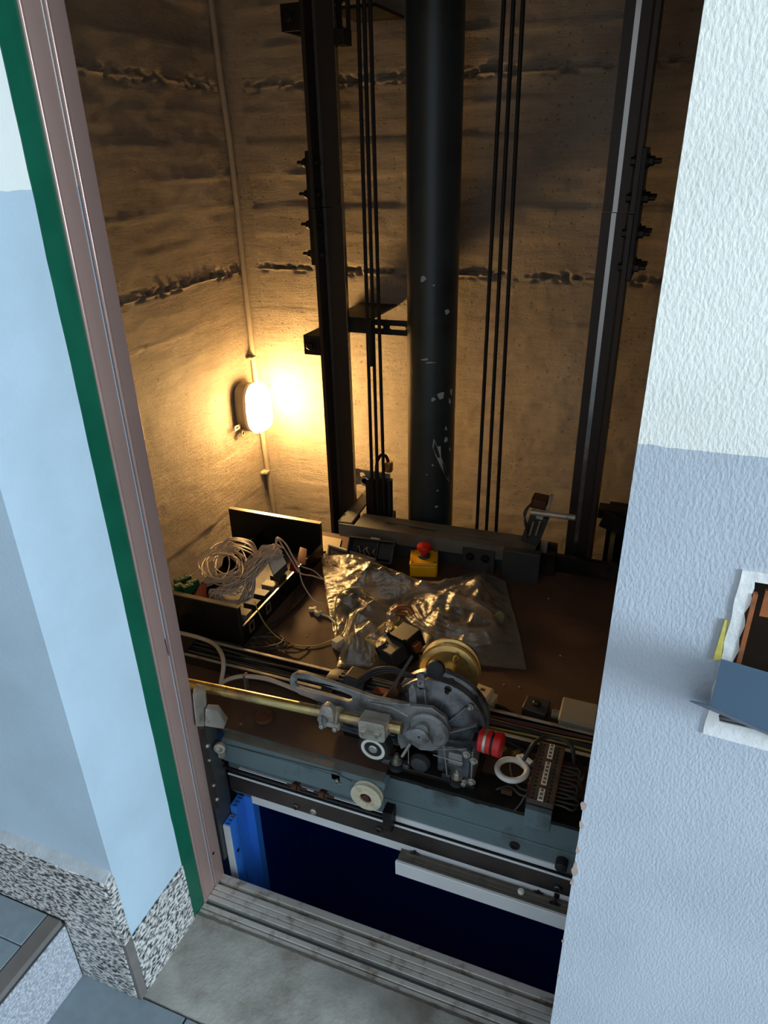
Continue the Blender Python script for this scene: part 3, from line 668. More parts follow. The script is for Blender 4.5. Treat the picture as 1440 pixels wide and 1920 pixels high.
# wall brackets of the left rail
def clip(z, big):
    b_ = MB(); b_.bb(rlx-.055, rlx, YR-.06, YR-.052, z-.03, z+.03); b_.bb(rlx-.055, rlx-.047, YR-.06, SYB+.003, z-.03, z+.03)
    o_ = b_.build('wall_bracket', 'black_steel', RL, bevel=.001)
    h_ = MB(); hexbolt(h_, (rlx-.03, YR-.06, z), -Y, .012, .012); h_.build('clip_bolt', 'black_steel', o_)
clip(PY(592, 648, YR-.06).z, 0); clip(PY(545, 32, YR-.06).z, 1)
# slotted cross bracket behind the ropes, between rail and cylinder
zb = PY(700, 616, 1.09).z
sb = thing('slotted_bracket', (.02, 1.1, zb-.02), 'black slotted steel bracket bridging the guide rail and the thick cylinder', 'bracket')
x0_, x1_ = rlx+.0125, (PY(765, 700, 1.13).x+PY(855, 700, 1.13).x)/2-.0725
b_ = MB(); b_.prism([rrect(x0_, x1_, zb-.022, zb+.022, .002), slot(.035, zb, .078, zb, .006)[::-1], slot(-.02, zb, .005, zb, .005)[::-1]], (0, 1.1205, 0), X, Z, .006); b_.build('slotted_plate', 'black_steel', sb, smooth=False)
b_ = MB(); b_.bb(x0_, -.03, 1.1165, 1.1205, zb+.016, zb+.022); b_.bb(x0_, -.03, 1.1165, SYB+.003, zb+.018, zb+.024); b_.build('angle_leg', 'black_steel', sb)
# top bracket with slot next to the left ropes
zt_ = PY(640, 60, 1.12).z; 
sb2 = thing('slotted_bracket', (0, 1.12, zt_-.06), 'short black bracket with a round-ended slot high beside the rail, near the ropes', 'bracket')
xa, xb = PY(632, 60, 1.13).x, PY(658, 60, 1.13).x
b_ = MB(); b_.prism([[(xa-.03, zt_-.03), (xb, zt_-.03), (xb, zt_+.09), (xa-.03, zt_+.09)], slot((xa+xb)/2+.003, zt_+.06, (xa+xb)/2+.003, zt_+.012, .0065)[::-1]], (0, 1.13, 0), X, Z, .006); b_.build('slotted_plate', 'black_steel', sb2, smooth=False)
b_ = MB(); b_.bb(rlt+.002, xb+.002, 1.08, 1.13, zt_-.032, zt_+.004); b_.build('clamp_block', 'black_steel', sb2, bevel=.002)
b_ = MB(); b_.bb(xa-.03, xb+.07, 1.13, SYB+.003, zt_+.05, zt_+.058); b_.build('wall_arm', 'black_steel', sb2)
# hydraulic cylinder
cyc = V(((PY(765, 700, 1.13).x+PY(855, 700, 1.13).x)/2, 1.13, 0)); cr = .0745
hc = thing('hydraulic_cylinder', (cyc.x, cyc.y, -2.3), 'thick dark blue-grey hydraulic cylinder with pale paint scuffs between the rope groups', 'cylinder')
b_ = MB(); b_.lathe((cyc.x, cyc.y, -2.3), Z, [(cr, 0), (cr, 5.5)], 64); b_.build('cylinder_tube', 'cyl_paint', hc)
def on_cyl(u, v_):
    d = ray(u, v_); ox, oy = CAM.x-cyc.x, CAM.y-cyc.y
    A = d.x*d.x+d.y*d.y; B = 2*(ox*d.x+oy*d.y); C_ = ox*ox+oy*oy-cr*cr; D = B*B-4*A*C_
    if D < 0: return None
    return CAM+d*((-B-math.sqrt(D))/(2*A))
def cyl_patch(uvs):
    vs = [on_cyl(*q) for q in uvs]
    if any(q is None for q in vs): return
    vs = [q+V((q.x-cyc.x, q.y-cyc.y, 0)).normalized()*.0004 for q in vs]; c_ = sum(vs, V())/len(vs)
    c_ += V((c_.x-cyc.x, c_.y-cyc.y, 0)).normalized()*(cr+.0006-math.hypot(c_.x-cyc.x, c_.y-cyc.y))
    b_ = MB(); k_ = len(vs); b_.add([c_]+vs, [(0, 1+i, 1+(i+1) % k_) for i in range(k_)]); b_.build('paint_scuff', 'scuff', hc, smooth=False)
for (u, v_, du, dv) in ((793, 523, 5, 6), (838, 585, 4, 6), (797, 674, 7, 2), (827, 742, 6, 8), (812, 749, 4, 4), (846, 735, 2, 8), (836, 803, 2, 4), (836, 824, 3, 6), (843, 842, 1.5, 4), (811, 872, 2, 2), (818, 950, 3, 2), (806, 680, 10, 1.2), (813, 535, 2, 2), (843, 752, 2, 5), (820, 920, 2, 1.5), (800, 890, 2, 1)):
    cyl_patch([(u+du*math.cos(t)*(1+.35*math.sin(3*t+u)), v_+dv*math.sin(t)*(1+.3*math.cos(2*t+v_))) for t in [2*math.pi*j/9 for j in range(9)]])
cyl_patch([(813, 822), (817, 830), (820, 838), (826, 836), (822, 846), (829, 862), (836, 880), (841, 894), (842, 903), (838, 899), (831, 884), (823, 868), (816, 852), (811, 838)])
# ropes
def rope_set(tops, bots, y, labels, group):
    for (tu, tv), (bu, bv), label in zip(tops, bots, labels):
        a, b = PY(bu, bv, y), PY(tu, tv, y); d = (b-a)/(b.z-a.z); top = a+d*(3.2-a.z); low = a+d*(-.2)
        o_ = MB().tube([low, a, (a+b)/2, b, top], .0054, 10).build('suspension_rope', 'rope'); tag(o_, label, 'steel rope', group)
rope_set([(673, 60), (684, 60), (695.5, 60)], [(697.5, 905), (708, 905), (719.5, 905)], 1.05, ['black steel rope hanging closest to the brown guide rail', 'middle black steel rope of the trio beside the brown guide rail', 'black steel rope crossing the slot of the cross bracket'], 'ropes left of the cylinder')
rope_set([(945, 0), (963, 0), (981, 0)], [(894, 990), (912, 993), (930, 996)], 1.06, ['black steel rope hanging over concrete, closest to the thick cylinder', 'middle black steel rope of the trio between cylinder and silver-edged rail', 'black steel rope of the trio closest to the silver-edged rail'], 'ropes right of the cylinder')
# splice sleeve on a left rope
a, b = PY(694, 600, 1.042), PY(696.5, 686, 1.042)
o_ = MB().tube([a, b], .0085, 10).build('rope_sleeve', 'black_steel'); tag(o_, 'black sleeve clamped on a hanging rope just below the slotted bracket', 'sleeve')
# rope anchor behind the crosshead arm: plate, hooked rods, cream socket, black hoses
an = thing('rope_anchor', PY(715, 985, 1.09), 'rope anchor plate with cream socket and black hoses behind the crosshead beam', 'rope anchor')
pa = PY(668, 882, 1.10); pb = PY(732, 890, 1.10)
MB().prism([[(pa.x, pa.z-.05), (pb.x, pb.z-.015), (pb.x, pb.z+.004), (pa.x, pa.z+.008)], circ(pa.x+.024, pa.z-.012, .011)[::-1]], (0, 1.10, 0), X, Z, .007).build('anchor_plate', 'cast_alu', an, smooth=False)
b_ = MB(); c_ = PY(684, 902, 1.085); b_.torus(c_, -Y, .014, .0045, 20, 8); b_.build('shackle', 'zinc', an)
b_ = MB(); c_ = PY(729, 884, 1.09); b_.lathe(c_, Z, [(.011, 0), (.014, .004), (.015, .032), (.012, .036)], 16); b_.build('rope_socket', 'brass', an)
t_ = PY(716, 853, 1.09); b_ = MB(); b_.tube(smooth_path([PY(706, 905, 1.085), PY(706, 872, 1.085), PY(712, 856, 1.087), t_+X*.002, PY(724, 856, 1.09), PY(729, 868, 1.09)]), .0052, 10); b_.build('rope_loop', 'rope', an)
for (u0, u1) in ((712, 714), (721, 722), (730, 731)):
    b_ = MB(); b_.cyl(PY(u0, 900, 1.08), PY(u1, 1010, 1.06), .0105, 12); b_.build('rope_hose', 'rubber', an)
MB().bb(pa.x+.045, pb.x+.0, 1.07, 1.12, pa.z-.15, pa.z-.02).build('anchor_block', 'black_steel', an)
MB().bb(pa.x+.045, pb.x+.01, 1.06, 1.12, RZ-.3, pa.z-.14).build('anchor_foot', 'black_steel', an)

# bulkhead lamp on the left wall
lx = SX0+.004; lc = PX(478, 764, lx+.05)
def bulkhead(LY, LZ, label, power):
  lamp = thing('bulkhead_lamp', (lx, LY, LZ-.09), label, 'lamp')
  hw, hh = .052, .088
  def oval(mb, x0, prof):   # prof (scale, x)
      n_ = 36; vs = []
      for (s_, dx) in prof:
          for j in range(n_):
              t = 2*math.pi*j/n_; cy, cz = math.cos(t), math.sin(t)
              e_ = 2/2.6; yy = math.copysign(abs(cy)**e_, cy)*hw*s_; zz = math.copysign(abs(cz)**e_, cz)*(hh if s_ >= .99 else hh-(1-s_)*hw*1.0)*(1 if s_ >= .99 else 1)
              vs.append(V((x0+dx, LY+yy, LZ+zz)))
      k_ = len(prof); fs = [tuple(range(n_))]+[tuple((k_-1)*n_+j for j in range(n_-1, -1, -1))]
      for i in range(k_-1):
          for j in range(n_): fs.append((i*n_+j, i*n_+(j+1) % n_, (i+1)*n_+(j+1) % n_, (i+1)*n_+j))
      return mb.add(vs, fs)
  oval(MB(), lx, [(1, 0), (1.02, .004), (1.02, .036), (1.0, .04)]).build('lamp_base', 'grey_plastic', lamp)
  oval(MB(), lx, [(1.07, .036), (1.09, .04), (1.07, .047), (1.0, .049)]).build('lamp_rim', 'white_plastic', lamp)
  gm = mat('lamp_glass_%d' % power, (255, 202, 126), .3, var=0, emis=float(power))
  oval(MB(), lx, [(.97, .045), (.97, .066), (.93, .080), (.8, .091), (.55, .097), (.2, .099)]).build('glass', gm, lamp, ang=60)
  cg = MB()
  for dy in (-.022, .022):
      cg.tube(smooth_path([(lx+.046, LY+dy, LZ+hh*.99), (lx+.08, LY+dy, LZ+hh*.97), (lx+.104, LY+dy, LZ+hh*.6), (lx+.107, LY+dy, LZ), (lx+.104, LY+dy, LZ-hh*.6), (lx+.08, LY+dy, LZ-hh*.97), (lx+.046, LY+dy, LZ-hh*.99)]), .0016, 6)
  for dz in (-.035, .03):
      cg.tube(smooth_path([(lx+.046, LY-hw*1.02, LZ+dz), (lx+.085, LY-hw*.98, LZ+dz), (lx+.106, LY-hw*.5, LZ+dz), (lx+.109, LY, LZ+dz), (lx+.106, LY+hw*.5, LZ+dz), (lx+.085, LY+hw*.98, LZ+dz), (lx+.046, LY+hw*1.02, LZ+dz)]), .0016, 6)
  cg.build('wire_cage', 'zinc', lamp)
  b_ = MB(); b_.prism([rrect(-.012, .026, -.008, .008, .003), slot(.006, 0, .018, 0, .0035)[::-1]], (lx+.012, LY-hw-.014, LZ-.055), -Y, Z, -.004); b_.build('fixing_tab', 'grey_plastic', lamp, smooth=False)
  b_ = MB(); b_.torus((lx+.02, LY-hw+.002, LZ-.085), X, .009, .0025, 18, 8); b_.box((lx+.01, LY-hw+.006, LZ-.074), (.02, .008, .012)); b_.build('cable_entry', 'grey_plastic', lamp)
bulkhead(lc.y, lc.z, 'lit oval bulkhead lamp with wire cage beside the back corner of the shaft', 225)
# conduit running up the corner
cdt = thing('cable_conduit', (SX0+.02, 1.19, RZ), 'slim beige cable conduit clipped into the concrete corner above and below the lamp', 'conduit')
cpts = [PX(u, v_, SX0+.014) for (u, v_) in ((395, 0), (411, 130), (430, 262), (446, 400), (462, 555), (476, 680), (490, 800), (503, 890), (515, 965))]
cdx = cpts[0]+(cpts[0]-cpts[1])*4
b_ = MB(); b_.tube([cdx]+cpts+[cpts[-1]-Z*.6], .0095, 12); b_.build('pipe', 'conduit', cdt)
for (u, v_) in ((473, 670), (499, 884)):
    c_ = PX(u, v_, SX0+.014); b_ = MB(); b_.box(c_+V((-.002, -.004, 0)), (.026, .03, .010)); b_.box(c_+V((-.006, -.018, 0)), (.012, .014, .008)); b_.build('pipe_clip', 'conduit', cdt, bevel=.002)
# mechanical limit switch at the right rail
swo = PY(1010, 1010, 1.02)
sw = thing('rail_switch', (swo.x, swo.y, RZ), 'dusty limit switch with a metal roller bar at the foot of the silver-edged rail', 'switch')
yS = 1.0
c_ = PY(1003, 1000, yS); b_ = MB(); b_.box(c_+Z*.020, (.055, .036, .098), rot(0, 14, 0)); b_.build('switch_body', 'dark_grey', sw, bevel=.003)
b_ = MB()
for du in (-6, 6): b_.tube([PY(1007+du, 978, yS-.03), PY(999+du, 1004, yS-.03)], .0035, 8)
b_.build('spring_guide', 'zinc', sw)
c_ = PY(1012, 940, yS+.03); b_ = MB(); b_.box(c_, (.045, .05, .03), rot(0, 4, 0)); b_.build('switch_head', 'rust_brown', sw, bevel=.002)
b_ = MB(); b_.box(PY(1030, 945, yS+.0), (.008, .02, .06), rot(0, 8, 0)); b_.build('lever', 'zinc', sw)
b_ = MB(); b_.cyl(PY(995, 960, yS-.02), PY(1079, 971, yS-.02), .0085, 14); b_.build('roller_bar', 'pot_metal', sw)
b_ = MB(); b_.box(PY(1013, 966, yS-.012), (.02, .016, .02), rot(0, 8, 0)); b_.build('bar_clamp', 'pot_metal', sw)
for k in range(2):
    b_ = MB(); b_.tube(smooth_path([PY(998, 941, yS), PY(987-4*k, 960, yS-.02), PY(984+3*k, 980, yS-.03), PY(990+2*k, 1000, yS-.03), PY(988, 1008, yS-.02)]), .0025, 6); b_.build('switch_wire', 'wire_dark', sw)
MB().bb(swo.x-.03, swo.x+.06, yS-.02, 1.0195, RZ-.001, PY(1010, 1030, yS).z).build('switch_mount', 'black_steel', sw)
b_ = MB(); b_.bb(.555, .575, .985, 1.0, RZ, .50); b_.build('mount_angle', 'zinc', sw)
# dark frame with a wall opening right of the rail
rf = thing('rail_foot_frame', (.75, 1.15, .0), 'dark steel frame and bracing behind the foot of the silver-edged rail', 'frame')
z1 = PY(1130, 948, 1.2).z
MB().bb(rrx+.0, 1.15, 1.17, 1.22, z1-.03, z1).build('top_bar', 'black_steel', rf)
MB().bb(rrx+.03, 1.15, 1.225, 1.24, -.2, z1).build('back_plate', 'black_steel', rf)
MB().bb(.84, .90, 1.05, 1.22, -.2, z1).build('post', 'black_steel', rf)
b_ = MB(); b_.box((rrx+.112, 1.15, z1-.05), (.20, .02, .05), rot(0, 18, 0)); b_.build('brace', 'black_steel', rf)
b_ = MB(); b_.box((rrx+.155, 1.14, z1-.05), (.02, .05, .07), rot(0, 6, 0)); b_.build('wood_wedge', 'grey_plastic', rf)
b_ = MB(); b_.box((rrx+.055, 1.14, z1-.12), (.014, .03, .12), rot(0, 0, 0)); b_.build('flat_bar', 'brass', rf)
b_ = MB(); b_.cyl((rrx+.08, 1.10, z1-.19), (rrx+.16, 1.10, z1-.19), .006, 10); b_.build('tie_rod', 'zinc', rf)
MB().bb(rrx-.0005, 1.15, 1.045, 1.17, .2, .26).build('foot_channel', 'black_steel', rf)
# =====PART3=====
# ================================================================== CALL STATION COVER
cp = thing('cover_plate', (1.0, -.32, 1.08), 'folded blue-grey sheet metal cover standing off the broken call-station hole', 'metal cover')
yp = -.37
A, B, C_, D = PY(1333, 1321, yp), PY(1500, 1398, yp), PY(1500, 1278, yp), PY(1352, 1235, yp)
MB().quad3([A, B, C_, D], .0016, -Y).build('cover_face', 'blue_grey_sheet', cp)
MB().quad3([A, B, PY(1500, 1402, -.296), PY(1294, 1313, -.296)], .0016, -Z).build('bottom_flange', 'blue_grey_sheet', cp)
MB().quad3([B, C_, PY(1505, 1278, -.2885), PY(1505, 1400, -.2885)], .0016, X).build('side_flange', 'blue_grey_sheet', cp)

# ================================================================== DOOR OPERATOR
G = V((.4915, .15, .513))
dm = thing('door_motor', (.42, .17, RZ), 'door motor with round ribbed black gearbox on the lift roof', 'motor')
gb = MB(); gb.lathe(G+Y*.045, -Y, [(.094, 0), (.100, .004), (.100, .016), (.094, .02), (.094, .034), (.0985, .037), (.0985, .043), (.092, .046), (.086, .052), (.074, .062), (.05, .070), (.03, .072)], 48)
gbo = gb.build('gearbox', 'cast_dark', dm)
for k in range(12):
    t = math.radians(15+30*k)
    if 200 < (15+30*k) < 290: continue
    d = V((math.cos(t), 0, math.sin(t))); b_ = MB(); a_ = G+Y*.045
    b_.quad3([a_+d*.034-Y*.07, a_+d*.088-Y*.046, a_+d*.088-Y*.060, a_+d*.034-Y*.085], .0028, V((-math.sin(t), 0, math.cos(t)))); b_.build('cooling_rib', 'cast_alu' if k % 3 == 0 else 'cast_dark', gbo)
for k in (0, 1, 2, 3, 5):
    t = math.radians(5+36*k); c_ = G+V((math.cos(t), 0, math.sin(t)))*.088+Y*.001
    b_ = MB(); b_.cyl(c_+Y*.03, c_-Y*.004, .0085, 14); b_.build('bolt_lug', 'cast_dark', gbo)
    b_ = MB(); hexbolt(b_, c_-Y*.004, -Y, .005, .005); b_.build('hex_bolt', 'zinc' if k in (1, 5) else 'black_steel', gbo)
b_ = MB(); b_.box(G+V((.045, -.005, -.066)), (.07, .06, .075)); lbx = b_.build('lower_housing', 'cast_dark', dm, bevel=.004)
b_ = MB(); b_.box(G+V((.084, -.01, -.07)), (.004, .06, .095)); b_.build('end_plate', 'cast_alu', dm, bevel=.001)
for (dx, dz) in ((.073, -.03), (.088, -.042), (.086, -.1), (.07, -.11)):
    b_ = MB(); hexbolt(b_, G+V((dx, -.041, dz)), -Y, .0055, .006); b_.build('hex_bolt', 'zinc', lbx)
b_ = MB(); b_.box(G+V((.05, -.037, -.053)), (.03, .008, .03)); b_.build('housing_pad', 'cast_alu', lbx, bevel=.002)
for (p0, p1) in (((828, 1365), (838, 1452)), ((816, 1405), (875, 1404)), ((766, 1400), (766, 1432)), ((812, 1415), (868, 1432))):
    b_ = MB(); b_.tube([PY(*p0, .107), PY(*p1, .107)], .0013, 6); b_.build('tie_wire', 'zinc', dm)
# top clip, knob and lever on the gearbox
b_ = MB(); b_.prism([rrect(-.007, .007, -.022, .012, .005), circ(0, -.012, .003)[::-1]], PY(790, 1270, .104), X, Z, .004); b_.build('top_clip', 'cast_alu', dm, smooth=False)
b_ = MB(); b_.lathe(PY(818, 1252, .15), (.15, -1, .35), [(.014, 0), (.019, .006), (.018, .016), (.011, .02)], 18); b_.build('rubber_knob', 'rubber', dm)
b_ = MB(); b_.quad3([PY(724, 1302, .115), PY(742, 1285, .115), PY(775, 1232, .135), PY(771, 1228, .135)], .002, Y); b_.build('guard_blade', 'rail_steel', dm)
b_ = MB(); b_.quad3([PY(768, 1330, .1045), PY(783, 1337, .1045), PY(779, 1293, .1045), PY(773, 1283, .1045), PY(766, 1292, .1045)], .0035, Y); b_.build('stop_plate', 'cast_alu', dm, bevel=.001)
# brass flywheel behind
fw = PY(842, 1258, .25); ax = V((.12, -1, .25)).normalized()
b_ = MB(); b_.lathe(fw+ax*-.03, ax, [(.05, 0), (.064, .002), (.066, .006), (.0655, .014), (.0585, .017), (.0585, .027), (.066, .031), (.066, .038), (.062, .042), (.05, .043), (.048, .037), (.016, .036), (.016, .05), (.01, .051)], 48); fwo = b_.build('flywheel', 'brass', dm)
for t in (70, 200, 330):
    a_ = math.radians(t); c_ = fw+ax*.012+V((math.cos(a_), 0, math.sin(a_)))*.047; b_ = MB(); b_.lathe(c_, ax, [(.007, 0), (.006, .012), (.001, .02)], 10); b_.build('wheel_lug', 'brass', fwo)
MB().bb(.49, .54, .19, .245, RZ, .53).build('flywheel_stand', 'black_steel', dm)
# finned motor body
mc = V((.33, .185, .468)); mr_ = .06
b_ = MB(); b_.cyl(mc-X*.09, mc+X*.10, mr_*.86, 32); b_.cyl(mc-X*.1, mc-X*.075, mr_*1.0, 32); b_.cyl(mc+X*.08, mc+X*.11, mr_*1.03, 32); mot = b_.build('motor_body', 'black_steel', dm, bevel=.002)
for k in range(30):
    t = 2*math.pi*k/30; d = V((0, math.cos(t), math.sin(t))); b_ = MB(); c_ = mc+d*mr_*.95
    Rr = Matrix((V((1, 0, 0)), d, V((1, 0, 0)).cross(d))).transposed(); b_.box(c_, (.155, .013, .0035), Rr); b_.build('cooling_fin', 'red_card' if False else 'cast_dark', mot)
b_ = MB(); b_.lathe(mc-X*.103, X, [(mr_*1.02, 0), (mr_*1.05, .004), (mr_*1.05, .028), (mr_*1.0, .03)], 32); b_.build('tape_wrap', 'black_plastic', mot)
MB().box(mc+V((.03, -.012, .063)), (.035, .022, .004), rot(-12, 0, 0)).build('red_label', 'red_card', mot)
MB().box(mc+V((-.03, .0, .068)), (.05, .05, .03), rot(-10, 4, 0)).build('terminal_cover', 'black_plastic', mot, bevel=.004)
for k in range(3):
    b_ = MB(); b_.tube(smooth_path([PY(668, 1278+4*k, .16), PY(700, 1256+5*k, .17), PY(735, 1252+4*k, .175), PY(760, 1262+3*k, .165), PY(778, 1268, .16)]), .0032, 8); b_.build('motor_lead', 'wire_dark', mot)
MB().bb(.27, .40, .16, .21, RZ, .42).build('motor_cradle', 'black_steel', dm)
b_ = MB(); b_.quad3([PY(742, 1288, .125), PY(748, 1300, .125), PY(700, 1345, .13), PY(690, 1335, .13)], .02, Y); b_.build('strap', 'rust_brown', dm)
# rubber feet with bolts
MB().bb(.40, .585, .105, .20, RZ, RZ+.012).build('base_plate', 'black_steel', dm, bevel=.002)
for (u, v_) in ((744, 1432), (857, 1460)):
    c_ = PZ(u, v_, RZ+.012); c_.y = max(c_.y, .098); b_ = MB(); b_.lathe(c_-Z*.012, Z, [(.016, 0), (.017, .004), (.013, .008), (.017, .012), (.017, .016), (.012, .018)], 20); fo = b_.build('rubber_foot', 'rubber', dm)
    b_ = MB(); hexbolt(b_, c_+Z*.006, Z, .0085, .01); b_.cyl(c_, c_+Z*.028, .0045, 10); b_.build('hex_nut', 'zinc', fo)
    for (dx_, w_) in ((-.022, .018), (.022, .014)): MB().box(c_+V((dx_, 0, .004)), (w_, .014, .012)).build('foot_clamp', 'cast_dark', fo, bevel=.001)
b_ = MB(); b_.lathe(PY(790, 1425, .12), -Y, [(.02, 0), (.022, .006), (.018, .016), (.008, .02)], 20); b_.build('oil_cap', 'dark_grey', dm)
# crank arm with slot, boss and three-lobed knob
ca = thing('crank_arm', PY(800, 1370, .1), 'grey cast crank arm with a long slot and a three-lobed knob on the gearbox front', 'crank arm')
yA = .1035
def A2(u, v_): p = PY(u, v_, yA); return (p.x, p.z)
out_ = [(546, 1272), (549, 1262), (560, 1256), (575, 1258), (610, 1270), (660, 1287), (705, 1303), (745, 1311), (775, 1318), (812, 1322), (838, 1340), (846, 1365), (838, 1390), (815, 1402), (790, 1400), (768, 1385), (752, 1362), (728, 1350), (695, 1343), (650, 1328), (605, 1311), (565, 1297), (551, 1285)]
so_ = [A2(*q) for q in ((556, 1274), (563, 1267), (580, 1270), (640, 1290), (662, 1299), (664, 1308), (655, 1310), (625, 1301), (575, 1288), (560, 1283))]
b_ = MB(); b_.prism([[A2(*q) for q in out_], so_[::-1]], (0, yA, 0), X, Z, .010); cam_ = b_.build('arm_plate', 'cast_alu', ca, bevel=.0015)
b_ = MB(); b_.tube([PY(*q, yA-.0105) for q in ((700, 1318), (735, 1326), (765, 1342))], .004, 8); b_.tube([PY(*q, yA-.0105) for q in ((690, 1312), (730, 1318), (770, 1322))], .0025, 8); b_.build('arm_rib', 'cast_alu', cam_)
bc = PY(806, 1365, yA-.01); b_ = MB(); b_.lathe(bc, -Y, [(.04, 0), (.041, .008), (.036, .013), (.02, .015)], 36); b_.build('arm_boss', 'cast_alu', ca)
kc = PY(790, 1373, yA-.024); lob = []
for k in range(48):
    t = 2*math.pi*k/48; lob.append(((.024+.0065*math.cos(3*(t-math.radians(75))))*math.cos(t), (.024+.0065*math.cos(3*(t-math.radians(75))))*math.sin(t)))
b_ = MB(); b_.prism([lob], kc, X, Z, .010); kn = b_.build('lobed_knob', 'cast_alu', ca, bevel=.002)
b_ = MB(); b_.lathe(kc-Y*.010, -Y, [(.019, 0), (.019, .003), (.0165, .0045), (.0030, .0045), (.0028, .001)], 30); b_.build('knob_disc', 'cast_alu', kn)
b_ = MB(); b_.cyl(kc+Y*.05, kc-Y*.011, .008, 12); b_.build('knob_shaft', 'black_steel', kn)
b_ = MB(); b_.tube([PY(770, 1393, yA-.02), PY(754, 1418, yA-.022)], .0035, 8); b_.build('stop_pin', 'zinc', ca)
b_ = MB(); b_.quad3([PY(744, 1375, yA-.004), PY(762, 1377, yA-.004), PY(775, 1395, yA-.004), PY(752, 1405, yA-.004), PY(746, 1392, yA-.004)], .004, Y); b_.build('side_cam', 'cast_alu', ca, bevel=.001)

# push rod with its clamps and roller
pr = thing('push_rod', PY(600, 1325, .1), 'yellow zinc-plated push rod with cast clamps and a white-ringed black roller', 'rod')
r0, r1 = PY(330, 1277, .083), PY(766, 1368, .085)
r1 = PY(752, 1366, .07); r0 = PY(330, 1277, .075)
rd = (r1-r0).normalized()
b_ = MB(); b_.cyl(r0, r1, .0118, 24); b_.cyl(r1-rd*.03, r1+rd*.002, .0122, 24); b_.build('rod', 'zinc_yellow', pr)
def on_rod(u): # point of the rod axis at image column u
    lo, hi = 0., 1.
    for _ in range(40):
        mi = (lo+hi)/2; p = r0.lerp(r1, mi); q = RM @ (p-CAM); uu = 720+F*q.x/q.z
        if uu < u: lo = mi
        else: hi = mi
    return r0.lerp(r1, lo)
Rrod = Matrix((rd, V((0, 1, 0)), rd.cross(V((0, 1, 0))))).transposed()
c1 = on_rod(622)
b_ = MB(); b_.lathe(c1-rd*.022, rd, [(.017, 0), (.0185, .004), (.0185, .04), (.017, .044)], 24); b_.box(c1-V((0, .004, .016)), (.048, .022, .016), Rrod)
cl1 = b_.build('rod_clamp', 'pot_metal', pr, bevel=.003)
b_ = MB(); b_.prism([[(-.017, -.005), (.017, -.005), (.014, .026), (.008, .036), (-.004, .036), (-.012, .028)]], c1+V((.0, -.008, .004)), rd, Z, .016); b_.build('clamp_lug', 'pot_metal', cl1, bevel=.003)
b_ = MB(); sc_ = c1+V((-.008, -.024, .004)); b_.lathe(sc_, -Y, [(.011, 0), (.011, .0018)], 24)
for sg in (-1, 1): b_.prism([[(sg*.0010, -.0105)]+[(sg*(.0010+.0098*math.cos(t)), .0105*math.sin(t)) for t in [math.radians(-80+20*k) for k in range(9)]]+[(sg*.0010, .0105)]], sc_-Y*.0015, X, Z, .0028)
b_.build('slotted_screw', 'cast_alu', cl1)
for s_ in (-.015, .015):
    b_ = MB(); hexbolt(b_, c1+rd*s_+V((0, -.014, -.02)), -Y, .0055, .008); b_.build('hex_bolt', 'zinc', cl1)
c2 = on_rod(705)
b_ = MB(); b_.prism([rrect(-.028, .028, -.024, .022, .008)], c2-Y*.012, rd, Z, .012); b_.box(c2, (.055, .026, .036), Rrod); b_.lathe(c2-rd*.03, rd, [(.0165, 0), (.0165, .06)], 24); cl2 = b_.build('rod_clamp', 'pot_metal', pr, bevel=.003)
for s_ in (-.016, .014):
    b_ = MB(); c_ = c2+rd*s_+V((0, -.024, -.001)); hexbolt(b_, c_, -Y, .006, .006); b_.cyl(c_, c_-Y*.016, .0032, 10); b_.build('hex_bolt', 'zinc', cl2)
ro = PY(703, 1398, .062)
b_ = MB(); b_.lathe(ro+Y*.018, -Y, [(.030, 0), (.0335, .003), (.0335, .024), (.0305, .028), (.0225, .028)], 40); rol = b_.build('roller_tyre', 'rubber', pr)
b_ = MB(); b_.lathe(ro+Y*.018, -Y, [(.0215, .026), (.0255, .0285), (.0255, .0295), (.0195, .0300), (.0185, .0275)], 40); b_.build('roller_ring', 'white_plastic', rol)
b_ = MB(); b_.lathe(ro+Y*.018, -Y, [(.0186, .02), (.0186, .024), (.0150, .0245), (.0150, .027), (.0115, .0275), (.0110, .023)], 32); b_.build('ball_bearing', 'dark_grey', rol)
b_ = MB(); b_.lathe(ro+Y*.018, -Y, [(.0095, .01), (.0095, .029), (.0075, .031), (.004, .031)], 24); b_.build('roller_bolt', 'zinc', rol)
b_ = MB(); b_.cyl(ro+Y*.02, ro+V((0, .03, .0)), .008, 14); b_.box(ro+V((0, .0265, .02)), (.03, .008, .06)); b_.build('roller_carrier', 'pot_metal', pr)
# rod end support
b_ = MB(); b_.bb(r0.x-.02, r0.x+.01, r0.y-.012, r0.y+.02, RZ, r0.z+.014); b_.build('rod_support', 'black_steel', pr)
# red buffer
rb0 = PY(898, 1386, .103)
rb = thing('red_buffer', rb0, 'glossy red cylinder cap with a black groove beside the ribbed gearbox', 'capacitor')
b_ = MB(); b_.lathe(rb0, (1, -.05, .02), [(.018, 0), (.0225, .003), (.0225, .026), (.019, .0265), (.019, .031), (.0235, .0315), (.0235, .044), (.021, .047), (.004, .048)], 32); b_.build('cap_body', 'red_plastic', rb)
b_ = MB(); b_.lathe(rb0, (1, -.05, .02), [(.0196, .0262), (.0196, .0315)], 32); b_.build('groove_band', 'rubber', rb)
b_ = MB(); b_.lathe(rb0, (1, -.05, .02), [(.02295, .012), (.02295, .017)], 32); b_.build('silver_band', 'zinc', rb)
MB().bb(.5755, rb0.x+.004, rb0.y-.002, .125, rb0.z-.022, rb0.z-.006).build('cap_stand', 'black_steel', rb)

